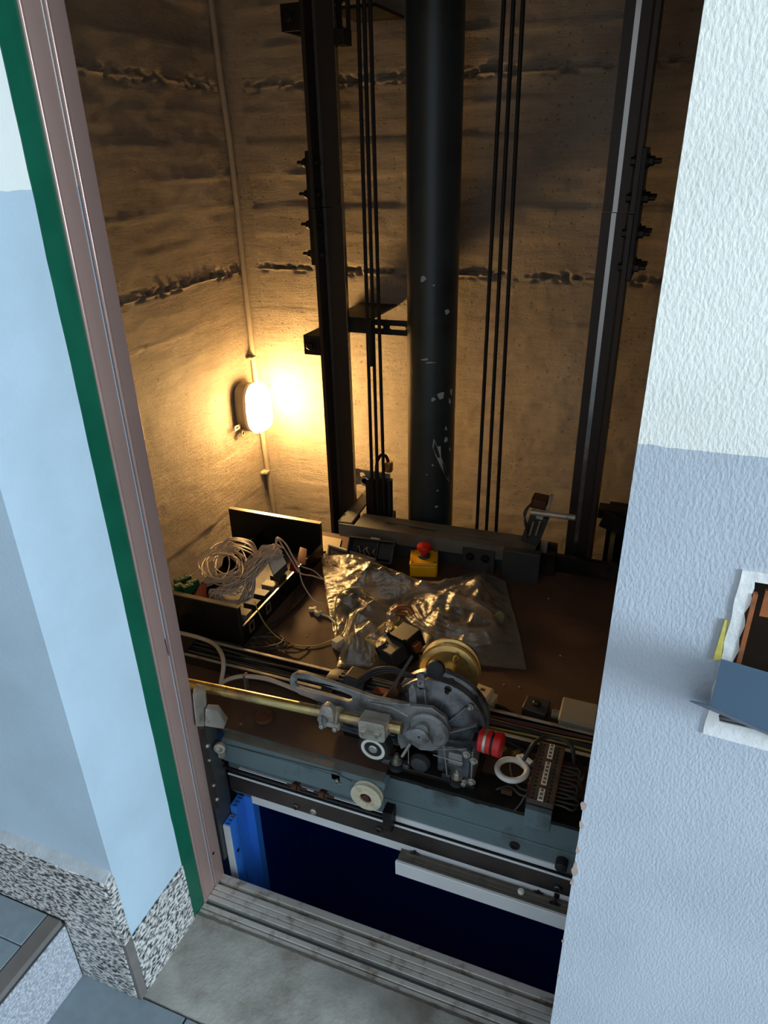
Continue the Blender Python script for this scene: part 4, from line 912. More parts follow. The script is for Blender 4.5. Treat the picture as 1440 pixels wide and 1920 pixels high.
# ================================================================== CABLE TRAY ALONG THE ROOF
ty0, ty1 = .252, .318
tray = thing('cable_tray', (.3, .27, RZ), 'long shallow metal cable tray running across the lift roof behind the motor', 'cable tray')
MB().bb(-.33, 1.05, ty0, ty1, RZ, RZ+.002).build('tray_floor', 'black_steel', tray)
for y_ in (ty0, ty1): MB().bb(-.33, 1.05, y_-.0015, y_+.0015, RZ, RZ+.03).build('tray_side', 'rail_steel', tray)
for y_ in (ty0, ty1): MB().bb(-.33, 1.05, y_-.004, y_+.004, RZ+.029, RZ+.032).build('tray_lip', 'pot_metal', tray, bevel=.001)
b_ = MB(); q_ = PZ(904, 1342, RZ+.02); b_.lathe((q_.x, ty1-.002, q_.z-.002), -Y, [(.004, 0), (.004, .003), (.002, .004)], 10); b_.build('tray_screw', 'zinc', tray)
MB().box((-.27, ty0+.033, RZ+.0355), (.11, .075, .003), rot(1, 0, 2)).build('tray_lid', 'rail_steel', tray)
def wire(pts, r, m_, label, name='wire', grp=None, cat='wire', n=6, k=8):
    o_ = MB().tube(smooth_path(pts, n), r, k).build(name, m_); return tag(o_, label, cat, grp)
tw_ = thing('tray_wires', (.3, .27, RZ+.002), 'bundle of dark, red and yellow wires lying in the long cable tray', 'wire bundle')
for k in range(16):
    y_ = ty0+.008+(ty1-ty0-.016)*((k*7) % 16)/15; pts = []
    for j in range(24):
        x = (-.32 if k % 8 not in (3, 5, 7) else .36)+(1.36 if k % 8 not in (3, 5, 7) else .68)*j/23; pts.append((x, min(ty1-.0065, max(ty0+.0065, y_+.012*noise.noise(V((x*3, k*3.1, 0))))), RZ+.006+.010*(1+noise.noise(V((x*4, k*2.3, 5))))+.004*(k % 3)))
    b_ = MB(); b_.tube(smooth_path(pts, 3), .0024 if k % 4 else .0034, 6)
    b_.build('wire', ('wire_dark', 'wire_dark', 'wire_grey', 'wire_red', 'wire_dark', 'wire_yg', 'wire_grey', 'wire_red')[k % 8], tw_)

# ================================================================== BOXES ON THE ROOF
jb = thing('junction_box', (.75, .36, RZ), 'dusty beige square junction box with a lid beside the white wall', 'junction box')
MB().bb(.716, .792, .327, .40, RZ, RZ+.032).build('box_body', 'grey_plastic', jb, bevel=.003)
MB().bb(.714, .794, .325, .402, RZ+.032, RZ+.044).build('box_lid', 'grey_plastic', jb, bevel=.004)
b_ = MB()
for k in range(5): b_.lathe((.716-.004*k, .365, RZ+.018), -X, [(.011, 0), (.011, .002), (.009, .002), (.009, .004)], 16)
b_.build('cable_gland', 'grey_plastic', jb)
fs_ = thing('foot_box', (.65, .38, RZ), 'low dark square box with a round knob, next to the beige junction box', 'switch box')
c_ = PZ(1004, 1338, RZ)
MB().box(c_+Z*.014, (.055, .05, .028), rot(0, 0, -6)).build('box_body', 'dark_grey', fs_, bevel=.003)
b_ = MB(); b_.lathe(c_+Z*.028, Z, [(.009, 0), (.009, .006), (.006, .009)], 16); b_.build('round_knob', 'black_plastic', fs_)
wb = thing('white_box', PZ(905, 1325, RZ), 'small cream plastic box with a dark print mark right behind the gearbox', 'box')
c_ = PZ(901, 1322, RZ)
MB().box(c_+Z*.022, (.05, .045, .044), rot(0, 0, -10)).build('box_body', 'cream_plastic', wb, bevel=.006)
MB().box(c_+V((.029, -.002, .018)), (.012, .03, .03), rot(0, 0, -10)).build('side_terminal', 'cream_plastic', wb, bevel=.001)
MB().box(c_+V((.002, .004, .0442)), (.010, .008, .001), rot(0, 0, -10)).build('print_mark', 'wire_grey', wb)
wire([c_+V((.03, 0, .012)), c_+V((.05, -.004, .012)), c_+V((.075, -.015, .016)), c_+V((.09, -.03, .012))], .004, 'wire_dark', 'short black cable leaving the small cream box', 'cable', cat='cable')
# terminal strip with white number tags
zT = .452
t0, t1, t2, t3 = PZ(988, 1496, zT), PZ(1037, 1509, zT), PZ(1059, 1403, zT), PZ(1013, 1391, zT)
ey = ((t3-t0)+(t2-t1)).normalized(); ex = ey.cross(Z); Lt = ((t3-t0).length+(t2-t1).length)/2; Wt = ((t1-t0).length+(t2-t3).length)/2; T_ = (t0+t1)/2
ts = thing('terminal_strip', (T_.x, T_.y+.06, RZ), 'brown terminal strip with a middle row of white number tags', 'terminal strip')
holes = []
Rt = Matrix((ex, ey, Z)).transposed(); nT = 15
tb = MB(); outer = [(-Wt/2, 0), (Wt/2, 0), (Wt/2, Lt), (-Wt/2, Lt)]; hl = []
for k in range(nT):
    for sx_ in (-.3, .3): hl.append(circ(sx_*Wt, Lt*(k+.5)/nT, Lt/nT*.27, 8)[::-1])
tb.prism([outer]+hl, T_-Z*.012, ex, ey, .012); tbo = tb.build('terminal_face', 'term_brown', ts, smooth=False)
b_ = MB(); b_.prism([outer], T_-Z*.022, ex, ey, .009); b_.build('terminal_core', 'black_plastic', ts, smooth=False)
b_ = MB(); b_.prism([[(-Wt*.42, .003), (Wt*.42, .003), (Wt*.42, Lt-.003), (-Wt*.42, Lt-.003)]], T_-Z*(zT-RZ), ex, ey, zT-RZ-.02); b_.build('terminal_base', 'teal_dusty', ts, smooth=False)
b_ = MB(); b_.prism([[(-Wt*.5, -.012), (Wt*.5, -.012), (Wt*.5, .001), (-Wt*.5, .001)]], T_-Z*(zT-RZ), ex, ey, zT-RZ-.016); b_.build('end_bracket', 'teal_paint', ts, bevel=.001)
for s_ in (-.5, .5):
    b_ = MB(); b_.prism([[(s_*Wt-.0012, 0), (s_*Wt+.0012, 0), (s_*Wt+.0012, Lt), (s_*Wt-.0012, Lt)]], T_-Z*.01, ex, ey, .0115); b_.build('edge_strip', 'rust_brown', ts)
for k in range(nT):
    if k in (3, 10): continue
    c_ = T_+ey*(Lt*(k+.5)/nT)+Z*.001; h_ = Lt/nT*.42; w_ = Wt*.11
    tg = MB(); tg.prism([[(-w_, -h_), (w_, -h_), (w_, h_), (-w_, h_)]], c_-Z*.001, ex, ey, .003); tgo = tg.build('number_tag', 'tag_white', ts)
    b_ = MB(); 
    g_ = ([(-.5, -.5), (.5, -.5), (.5, .5), (-.5, .5)])
    b_.prism([[(x*w_*.9, y*h_*1.0) for x, y in g_], [(x*w_*.4, y*h_*.4) for x, y in g_][::-1]], c_+Z*.002, ex, ey, .0006); b_.build('printed_digit', 'wire_dark', tgo)
for k in range(11):
    s0 = T_+ex*(Wt*.5)+ey*(Lt*(k+1.5)/nT)-Z*.014; b_ = MB(); e_ = T_+ex*(Wt*.5+.036+.006*math.sin(k))+ey*(Lt*(.35+.3*(k/11)))-Z*.045
    b_.tube(smooth_path([s0-ex*.003, s0+ex*.018, s0+ex*.034-Z*.004+ey*.004*(k % 3), (s0+ex*.045+e_)/2, e_]), .002, 6); b_.build('lead', 'wire_grey', ts)
for k in range(8):
    s0 = T_-ex*(Wt*.5)+ey*(Lt*(k*1.6+1.5)/nT)-Z*.014; b_ = MB(); w_ = .004 if 1 <= k <= 6 else .022; e_ = s0-ex*(w_+.002*random.random())-Z*.046
    b_.tube(smooth_path([s0+ex*.003, s0-ex*min(.005, w_), (s0+e_)/2-ex*.001, e_]), .0016, 6); b_.build('lead', ('wire_grey', 'wire_dark', 'wire_red')[k % 3], ts)
# white coiled cable
wc = PZ(960, 1444, RZ+.03); pts = []
for k in range(30):
    t = math.radians(-25+k*13); pts.append(wc+V((.030*math.cos(t), .030*math.sin(t), .0003*k)))
pts += [wc+V((.045, .012, .012)), wc+V((.062, .004, .012))]
wcp = [wc+V((.030*math.cos(math.radians(40+k*12)), .030*math.sin(math.radians(40+k*12)), -.003+.0003*k)) for k in range(29)]
wcp += [wc+V((.006, .034, .008)), wc+V((.022, .030, .009)), wc+V((.036, .022, .009))]
ccb = thing('coiled_cable', (wc.x, wc.y, RZ), 'short white cable curled into one ring left of the terminal strip', 'cable')
b_ = MB(); b_.tube(smooth_path(wcp, 2), .0062, 12); b_.build('white_sheath', 'white_plastic', ccb)
for k in range(2):
    b_ = MB(); e_ = wcp[-1]; b_.tube(smooth_path([e_-V((.004, -.002, 0)), e_+V((.003, -.004-.003*k, -.002)), e_+V((.005, -.010-.003*k, -.008))]), .0018, 6); b_.build('conductor', 'wire_grey', ccb)
b_ = MB(); b_.tube(smooth_path([wc+V((0, -.03, -.005)), wc+V((.0, -.02, -.018)), wc+V((.004, .0, -.0255))]), .002, 6); b_.build('cable_tie', 'wire_grey', ccb)
# loose dark cables at the right
for k, (pp, r_, m_, lb) in enumerate((
  ([(950, 1389), (968, 1399), (985, 1410), (991, 1420)], .004, 'wire_dark', 'black cable lying between the red cap and the white ring'),
  ([(982, 1425), (998, 1398), (1020, 1383), (1050, 1385), (1072, 1400), (1076, 1430)], .0042, 'wire_dark', 'black cable arching over the top end of the terminal strip'),
  ([(905, 1356), (960, 1352), (1005, 1362), (1045, 1370), (1040, 1378), (985, 1378), (950, 1374)], .0022, 'wire_red', 'red wire doubled back along the tray beside the junction box'),
  ([(930, 1480), (955, 1475), (975, 1490), (990, 1492)], .0022, 'wire_grey', 'thin grey wire under the lower end of the terminal strip'),
  ([(958, 1424), (957, 1440), (962, 1460), (975, 1478), (1000, 1485)], .002, 'wire_grey', 'thin grey wire passing through the white ring'),
  ([(1080, 1420), (1095, 1450), (1085, 1475), (1060, 1490)], .004, 'wire_dark', 'black cable behind the leads of the terminal strip'))):
    wire([PZ(u, v_, RZ+(.05 if k in (1,) else .012)+(.03 if (k == 1 and 0 < i < 5) else 0)) for i, (u, v_) in enumerate(pp)], r_, m_, lb, 'cable', 'loose cables by the terminal strip', 'cable')
for k, (u, v_, a_) in enumerate(((940, 1404, 30), (968, 1412, 55), (978, 1418, 45), (950, 1484, 10))):
    c_ = PZ(u, v_, RZ+.012); o_ = MB().box(c_, (.022, .010, .010), rot(0, 12, a_)).build('brass_connector', 'brass' if k != 3 else 'rust_brown', bevel=.001)
    tag(o_, ('loose brass connector block beside the red cap', 'brass crimp lug above the white ring', 'brass crimp lug touching the arching black cable', 'rusty cylinder stub below the white ring')[k], 'connector')
MB().bb(.80, 1.0, .12, .145, RZ, RZ+.02).build('conduit_pipe', 'pot_metal'); tag(bpy.data.objects['conduit_pipe'], 'short grey duct on the roof edge right of the terminal strip', 'duct')
# emergency stop
es = thing('emergency_stop', PZ(800, 1058, RZ), 'yellow emergency stop box with a red mushroom button', 'emergency stop')
c_ = PZ(800, 1062, RZ)-Y*.027; Re = rot(0, 0, 16)
MB().box(c_+Z*.021, (.084, .084, .042), Re).build('stop_box', 'yellow_plastic', es, bevel=.006, seg=3)
MB().box(c_+Z*.045, (.086, .086, .012), Re).build('stop_lid', 'yellow_plastic', es, bevel=.005, seg=3)
for sx_ in (-1, 1):
    for sy_ in (-1, 1):
        b_ = MB(); b_.lathe(c_+Re @ V((sx_*.034, sy_*.034, .0505)), Z, [(.0042, 0), (.0042, .0008), (.002, .0008), (.002, 0)], 12); b_.build('lid_screw', 'dark_grey', es)
b_ = MB(); b_.lathe(c_+Z*.05, Z, [(.019, 0), (.019, .01), (.016, .012)], 24); b_.build('collar', 'dark_grey', es)
b_ = MB(); b_.lathe(c_+Z*.062, Z, [(.013, 0), (.014, .006), (.0185, .012), (.022, .018), (.0225, .024), (.020, .029), (.012, .0315), (.004, .032)], 28); b_.build('mushroom_button', 'red_plastic', es)
# open grey inspection box with its lid
ob = thing('open_box', PZ(690, 1045, RZ), 'open dark grey plastic box with wire ends inside, leaning on the crosshead beam', 'box')
Ro = rot(52, 0, 4); oc = PZ(697, 1033, RZ+.045)
def opart(dx, dy, dz, sx_, sy_, sz_): return MB().box(oc+Ro @ V((dx, dy, dz)), (sx_, sy_, sz_), Ro)
opart(0, 0, -.02, .145, .066, .003).build('box_floor', 'black_plastic', ob)
for (dx, dy, sx_, sy_) in ((0, .0335, .15, .004), (0, -.0335, .15, .004), (-.073, 0, .004, .07), (.073, 0, .004, .07)): opart(dx, dy, 0, sx_, sy_, .042).build('box_side', 'dark_grey', ob, bevel=.001)
opart(.018, 0, -.008, .003, .064, .024).build('divider', 'dark_grey', ob)
opart(.045, 0, -.012, .048, .058, .012).build('inner_cover', 'black_plastic', ob)
opart(.01, .037, .014, .03, .006, .012).build('latch_tab', 'pot_metal', ob)
for k in range(9):
    b_ = MB(); a_ = oc+Ro @ V((-.05+.008*k, -.012, -.016)); b_.tube(smooth_path([a_, a_+Ro @ V((.004*math.sin(k), .012, .02)), a_+Ro @ V((.012*math.cos(k*2), .022, .014)), a_+Ro @ V((.014*math.cos(k*3), .006, .004))]), .0012, 5); b_.build('wire_end', 'wire_white' if k % 2 else 'wire_dark', ob)
MB().bb(oc.x-.06, oc.x+.06, oc.y-.02, oc.y+.03, RZ, oc.z-.02).build('box_foot', 'black_steel', ob)
ol = thing('box_lid', PZ(655, 1042, RZ), 'loose grey box lid lying tilted in front of the open box', 'lid')
la, lb_, lc_, ld = PZ(612, 1052, RZ+.012), PZ(616, 1022, RZ+.034), PZ(704, 1050, RZ+.034), PZ(690, 1068, RZ+.004)
MB().quad3([la, lb_, lc_, ld], .004, (0, -.5, -.8)).build('lid_plate', 'dark_grey', ol)
b_ = MB(); b_.tube([lb_, lc_], .0055, 8); b_.tube([la, lb_], .0055, 8); b_.build('lid_rim', 'grey_plastic', ol)
MB().quad3([PZ(597, 1004, RZ+.002), PZ(640, 1012, RZ+.002), PZ(636, 1030, RZ+.002), PZ(602, 1036, RZ+.002)], .003, Z).build('grey_tray', 'grey_plastic'); tag(bpy.data.objects['grey_tray'], 'flat beige metal sheet on the roof between control box and loose lid', 'sheet')
# round cover on the roof plate
c_ = PZ(495, 1345, RZ); rk = thing('round_cover', c_, 'round rusty screw cover on the bare brown roof plate', 'cover')
b_ = MB(); b_.lathe(c_, Z, [(.024, 0), (.024, .004), (.0215, .006), (.006, .006), (.006, .010), (.003, .011)], 28); b_.build('cover_disc', 'rust_brown', rk)
c_ = PZ(452, 1358, RZ); o_ = MB().lathe(c_, Z, [(.0035, 0), (.0035, .002), (.0015, .003)], 10).build('roof_screw', 'brass'); tag(o_, 'tiny brass screw head on the roof plate near the beak striker', 'screw')
# thick white cable rising out of the tray at the left
wire([PZ(318, 1182, RZ+.04), PZ(335, 1186, RZ+.04), PZ(375, 1196, RZ+.045), PZ(402, 1208, RZ+.05), PZ(416, 1228, RZ+.062), PZ(419, 1250, RZ+.052), PZ(415, 1275, RZ+.024), PZ(414, 1284, RZ+.008)], .0055, 'wire_white', 'thick white cable bent over in front of the control box', 'cable', cat='cable')
wire([PZ(414, 1284, RZ+.008), PZ(420, 1278, RZ+.018), PZ(436, 1271, RZ+.030), PZ(460, 1268, RZ+.036), PZ(500, 1273, RZ+.034), PZ(545, 1289, RZ+.026), PZ(590, 1308, RZ+.014), PZ(612, 1318, RZ+.007)], .0055, 'wire_white', 'white cable running from the bend along the push rod toward the motor', 'cable', cat='cable')
c_ = PZ(460, 1268, RZ+.036); o_ = MB().box(c_-Z*.014, (.006, .014, .044)).build('cable_clip', 'zinc', bevel=.001); tag(o_, 'small metal clip around the white cable behind the push rod', 'clip')

# ================================================================== CONTROL BOX
bx0, bx1, by0, by1, bz = -.325, -.112, .362, .845, RZ+.12
kb_ = thing('control_box', ((bx0+bx1)/2, .6, RZ), 'open black metal control box full of white wires by the concrete wall', 'control box')
MB().bb(bx0, bx1, by0, by1, RZ, RZ+.004).build('box_floor', 'box_black', kb_)
f_ = MB().bb(bx0-.02, bx1, by0, by0+.012, RZ, bz).build('front_panel', 'box_black', kb_, bevel=.001)
MB().bb(bx0-.02, bx1+.001, by0-.001, by0+.013, bz, bz+.003).build('bright_edge', 'box_edge', f_)
MB().bb(bx1-.003, bx1+.0015, by0-.0015, by0+.003, RZ, bz).build('corner_fold', 'rail_steel', f_)
f_ = MB().bb(-.445, bx1+.0, by1, by1+.014, RZ, bz+.005).build('rear_panel', 'box_black', kb_, bevel=.001)
MB().bb(-.445, bx1+.001, by1-.001, by1+.015, bz+.005, bz+.008).build('bright_edge', 'box_edge', f_)
MB().bb(bx0, bx0+.003, by0, by1, RZ, RZ+.07).build('side_panel', 'box_black', kb_)
sp_ = MB(); oc_ = [[(by0+.012, RZ+.004), (by1, RZ+.004), (by1, RZ+.055), (by0+.012, RZ+.055)]]
for y_ in (by0+.04, by0+.13, by0+.22): oc_.append([(y_, RZ+.018), (y_+.022, RZ+.018), (y_+.022, RZ+.046), (y_, RZ+.046)][::-1])
sp_.prism(oc_, (bx1-.003, 0, 0), Y, Z, .003); sp_o = sp_.build('side_panel', 'box_black', kb_, smooth=False)
for y_ in (by0+.04, by0+.13):
    b_ = MB(); b_.prism([[(y_-.002, RZ+.016), (y_+.024, RZ+.016), (y_+.024, RZ+.048), (y_-.002, RZ+.048)], [(y_+.004, RZ+.022), (y_+.018, RZ+.022), (y_+.018, RZ+.042), (y_+.004, RZ+.042)][::-1]], (bx1, 0, 0), Y, Z, .001); b_.build('socket_frame', 'zinc', sp_o)
MB().bb(bx1-.004, bx1+.001, by0+.012, by1-.1, RZ+.055, RZ+.058).build('side_edge', 'zinc', kb_)
MB().bb(bx0+.01, bx1-.012, by0+.05, by1-.05, RZ+.03, RZ+.033).build('circuit_board', 'board', kb_)
for k in range(5): MB().bb(bx1-.06, bx1-.02, by0+.06+.05*k, by0+.09+.05*k, RZ+.033, RZ+.055).build('relay', ('grey_plastic', 'board', 'dark_grey')[k % 3], kb_, bevel=.001)
def card(pts, th=.003): b_ = MB(); b_.quad3(pts, th, (.6, .8, 0)); return b_.build('red_card', 'red_card', kb_, bevel=.0008)
card([PZ(362, 1117, bz-.01), PZ(386, 1120, bz-.01), PZ(386, 1096, bz-.005), PZ(378, 1091, bz-.002)])
card([PZ(415, 1062, bz), PZ(438, 1066, bz), PZ(446, 1042, bz), PZ(420, 1040, bz)])
card([PZ(542, 1070, bz-.03), PZ(558, 1075, bz-.04), PZ(556, 1046, bz-.01), PZ(545, 1046, bz-.01)])
card([PZ(556, 1055, bz-.02), PZ(572, 1060, bz-.02), PZ(574, 1030, bz), PZ(562, 1026, bz)])
for (u, v_, l_) in ((343, 1090, .045), (352, 1104, .03), (362, 1096, .03), (335, 1103, .02)):
    c_ = PZ(u, v_, bz-.002); b_ = MB(); b_.box(c_, (.02, l_, .024), rot(0, 0, -28)); g_ = b_.build('green_terminal', 'green_plastic', kb_, bevel=.001)
    for j in range(3):
        b_ = MB(); b_.lathe(c_+rot(0, 0, -28) @ V((0, (j-1)*l_*.3, .012)), Z, [(.003, 0), (.003, .001)], 8); b_.build('terminal_screw', 'zinc', g_)
# labelled module
lm = [PZ(501, 1046, bz+.035), PZ(524, 1031, bz+.045), PZ(537, 1056, bz+.03), PZ(513, 1078, bz+.018)]
nrm_ = (lm[2]-lm[1]).cross(lm[1]-lm[0]).normalized(); nrm_ = nrm_ if nrm_.z > 0 else -nrm_
b_ = MB(); b_.quad3([p-nrm_*.03 for p in lm], .029, nrm_); md = b_.build('relay_module', 'dark_grey', kb_, bevel=.001)
b_ = MB(); b_.quad3([p-nrm_*.001 for p in lm], .0014, nrm_); b_.build('white_label', 'paper', md)
b_ = MB(); b_.quad3([PZ(512, 1080, RZ+.06), PZ(526, 1092, RZ+.05), PZ(534, 1060, RZ+.09), PZ(520, 1060, RZ+.1)], .02, Y); b_.build('module_plug', 'dark_grey', md)
cu = bpy.data.curves.new('t', 'FONT'); cu.body = 'TCI'; cu.size = .013; cu.align_x = 'CENTER'
to = bpy.data.objects.new('t', cu); COL.objects.link(to); dg = bpy.context.evaluated_depsgraph_get(); tm = bpy.data.meshes.new_from_object(to.evaluated_get(dg)); bpy.data.objects.remove(to)
exl = (lm[1]-lm[0]).normalized(); eyl = nrm_.cross(exl); cen = sum(lm, V())/4+exl*.008
b_ = MB(); b_.add([cen+exl*v.co.x+eyl*v.co.y+nrm_*.0006 for v in tm.vertices], [tuple(p.vertices) for p in tm.polygons]); b_.build('label_print', 'wire_grey', md, smooth=False)
# white wiring loom spilling out of the box
lo = thing('wiring_loom', (-.22, .6, RZ+.06), 'thick tangle of thin white wires heaped in the open control box', 'wire bundle')
from mathutils.bvhtree import BVHTree
def tree_of(objs):
    vs = []; fs = []
    for o_ in objs:
        off = V(); p = o_
        while p is not None: off += p.location; p = p.parent
        k_ = len(vs); vs += [v.co+off for v in o_.data.vertices]; fs += [tuple(i+k_ for i in f.vertices) for f in o_.data.polygons]
    return BVHTree.FromPolygons(vs, fs)
def family(o_): return [c for c in bpy.data.objects if c.type == 'MESH' and (c.parent == o_ or (c.parent and c.parent.parent == o_))]
hard = tree_of(family(kb_))
def strand(make, n_, r_, side=5):
    best = None
    for _ in range(14):
        mb = MB(); mb.tube(smooth_path(make(), n_), r_, side); c_ = len(BVHTree.FromPolygons(mb.v, mb.f).overlap(hard))
        if best is None or c_ < best[0]: best = (c_, mb)
        if c_ == 0: break
    best[1].build('wire', 'wire_white', lo)
random.seed(11)
def jig(s): return V((random.uniform(-s, s), random.uniform(-s, s), random.uniform(-s, s)*.8))
def wpt(u, v_, z): return PZ(u, v_, z)
def run_strand(k):       # from the module, down across the box and curling to the front
    r_ = random.random
    a = wpt(512+r_()*18, 1026+r_()*16, bz+.052); b = wpt(490+r_()*22, 1022+r_()*26, bz+.055); c = wpt(462+r_()*26, 1050+r_()*34, bz+.035-.03*r_())
    d = wpt(425+r_()*34, 1086+r_()*26, bz+.01-.02*r_()); e = wpt(392+r_()*26, 1104+r_()*14, bz-.005)
    if k % 3 == 0: f2 = wpt(400+r_()*30, 1122+r_()*8, bz-.03); e2 = wpt(432+r_()*20, 1126+r_()*10, bz-.02); pts = [a, b, c, d, e, f2, e2]
    elif k % 3 == 1: pts = [a, b, c, wpt(455+r_()*22, 1100+r_()*20, bz-.005), wpt(448+r_()*16, 1118+r_()*10, bz-.03), wpt(444+r_()*8, 1128, bz-.05)]
    else: pts = [a, b, c, wpt(420+r_()*16, 1075+r_()*16, bz+.01), wpt(390+r_()*14, 1080+r_()*12, bz), wpt(370+r_()*14, 1094+r_()*10, bz-.02)]
    return [p+jig(.003) for p in pts]
def run_loop(k):         # standing loops
    cu_, cv_ = 418+random.uniform(-10, 12), 1062+random.uniform(-8, 14); ru, rv = 34+random.uniform(-14, 10), 32+random.uniform(-12, 10); zc = bz+.015+random.uniform(-.02, .025)
    t0_ = random.uniform(0, 6.28); sp__ = random.uniform(3.6, 6.6)
    return [PZ(cu_+ru*math.cos(t), cv_+rv*math.sin(t), zc+.025*math.sin(t+k)) for t in [t0_+sp__*j/13 for j in range(14)]]
def run_arc(k):          # arcs along the back
    y_ = random.uniform(0, 22); return [PZ(402+k*2, 1028+y_*.8, bz+.02), PZ(430+k, 1008+y_, bz+.045), PZ(462+k, 1016+y_, bz+.045), PZ(484, 1040+y_*.6, bz+.02), PZ(494+random.uniform(-12, 2), 1060+random.uniform(-4, 8), bz-.01)]
for k in range(80): strand(lambda: run_strand(k), 5, .0017)
for k in range(16): strand(lambda: run_loop(k), 3, .0017)
for k in range(12): strand(lambda: run_arc(k), 5, .0017)
for (pp) in (((516, 1028, .045), (519, 1008, .06), (532, 1016, .05), (548, 1042, .035), (560, 1066, .0), (568, 1095, -.05), (588, 1125, -.09), (606, 1132, -.1)),
             ((516, 1026, .045), (520, 1010, .06), (536, 1020, .05), (552, 1048, .03), (566, 1062, .0), (588, 1070, -.05), (604, 1084, -.08)),
             ((517, 1030, .045), (521, 1012, .058), (530, 1024, .05), (545, 1048, .03), (562, 1074, -.02), (586, 1080, -.06), (606, 1086, -.08))):
    b_ = MB(); b_.tube(smooth_path([PZ(u, v_, bz+z) for (u, v_, z) in pp], 6), .002, 6); b_.build('wire', 'wire_white', lo)
# grey wires on the roof in front of the box
def outside_box(p):
    p = V(p)
    if bx0-.024 < p.x < bx1+.009 and by0-.009 < p.y < by1+.01:
        if p.y-by0 < (bx1-p.x)*1.2: p.y = by0-.010
        else: p.x = bx1+.010
    return p
def around_box(pts):     # bend a wire round the front right corner of the box instead of through it
    out = []
    for p in pts:
        q = outside_box(p)
        if out:
            o_ = out[-1]
            if (o_.y < by0-.005 and q.y > by0-.005 and o_.x < bx1+.006) or (q.y < by0-.005 and o_.y > by0-.005 and q.x < bx1+.006): out.append(V((bx1+.010, by0-.010, (o_.z+q.z)/2)))
        out.append(q)
    return [out[0]]+[b for a, b in zip(out, out[1:]) if (b-a).length > 1e-5]
gw = thing('grey_wire_tangle', PZ(480, 1205, RZ), 'flat tangle of thin grey wires on the roof before the control box', 'wire bundle')
for k in range(20):
    u0 = 400+random.uniform(-50, 40); v0 = 1205+random.uniform(-8, 14); pts = []
    L_ = random.uniform(60, 150)
    for j in range(7):
        pts.append(PZ(u0+L_*j/6, v0+12*math.sin(j*1.3+k)+j*1.5, RZ+.004+.006*random.random()))
    if k % 3 == 0:
        cu_, cv_ = 490+random.uniform(-20, 14), 1203+random.uniform(-8, 8); pts = [PZ(cu_+(34+k)*math.cos(t), cv_+(11+k*.2)*math.sin(t), RZ+.006+.004*math.sin(t*2)) for t in [.55*q+k for q in range(12)]]
    b_ = MB(); b_.tube(around_box(smooth_path(pts, 4)), .0017, 5); b_.build('wire', 'wire_grey' if k % 2 else 'wire_dark', gw)
for k in range(7):
    pts = [PZ(590-6*k, 1075+4*k, RZ+.01), PZ(575-5*k, 1110+5*k, RZ+.01), PZ(545-4*k, 1145+4*k, RZ+.008), PZ(505-3*k, 1172+3*k, RZ+.006), PZ(470-4*k, 1195+2*k, RZ+.006)]
    b_ = MB(); b_.tube(around_box(smooth_path(pts, 5)), .0024, 6); b_.build('wire', 'wire_dark', gw)
wire([PZ(478, 1128, RZ+.07), PZ(484, 1146, RZ+.062), PZ(500, 1174, RZ+.024), PZ(525, 1198, RZ+.006), PZ(560, 1211, RZ+.004), PZ(595, 1210, RZ+.004), PZ(622, 1200, RZ+.006), PZ(645, 1186, RZ+.02), PZ(655, 1150, RZ+.05)], .0016, 'wire_yg', 'thin yellow-green earth wire looping from the control box to the small bag', 'earth_wire')
wire([PZ(632, 1180, RZ+.02), PZ(628, 1150, RZ+.05), PZ(632, 1120, RZ+.085), PZ(650, 1104, RZ+.105), PZ(676, 1102, RZ+.115), PZ(694, 1112, RZ+.105), PZ(700, 1120, RZ+.095)], .0016, 'wire_yg', 'thin yellow-green wire arching over the large clear bag', 'earth_wire')
for k, (u, v_, a_) in enumerate(((585, 1143, 20), (594, 1150, -30))):
    c_ = PZ(u, v_, RZ+.006); o_ = MB().box(c_, (.018, .010, .012), rot(0, 0, a_)).box(c_+V((.007, .004, 0)), (.008, .016, .010), rot(0, 0, a_)).build('plastic_clip', 'cream_plastic', bevel=.001)
    tag(o_, 'small pale plastic cable clip lying on the roof near the large bag', 'clip', 'loose plastic clips')
wire([PZ(604, 1152, RZ+.004), PZ(618, 1158, RZ+.005), PZ(632, 1172, RZ+.005)], .003, 'white_plastic', 'short white cable stub between the clip and the clear bag', 'cable', cat='cable')

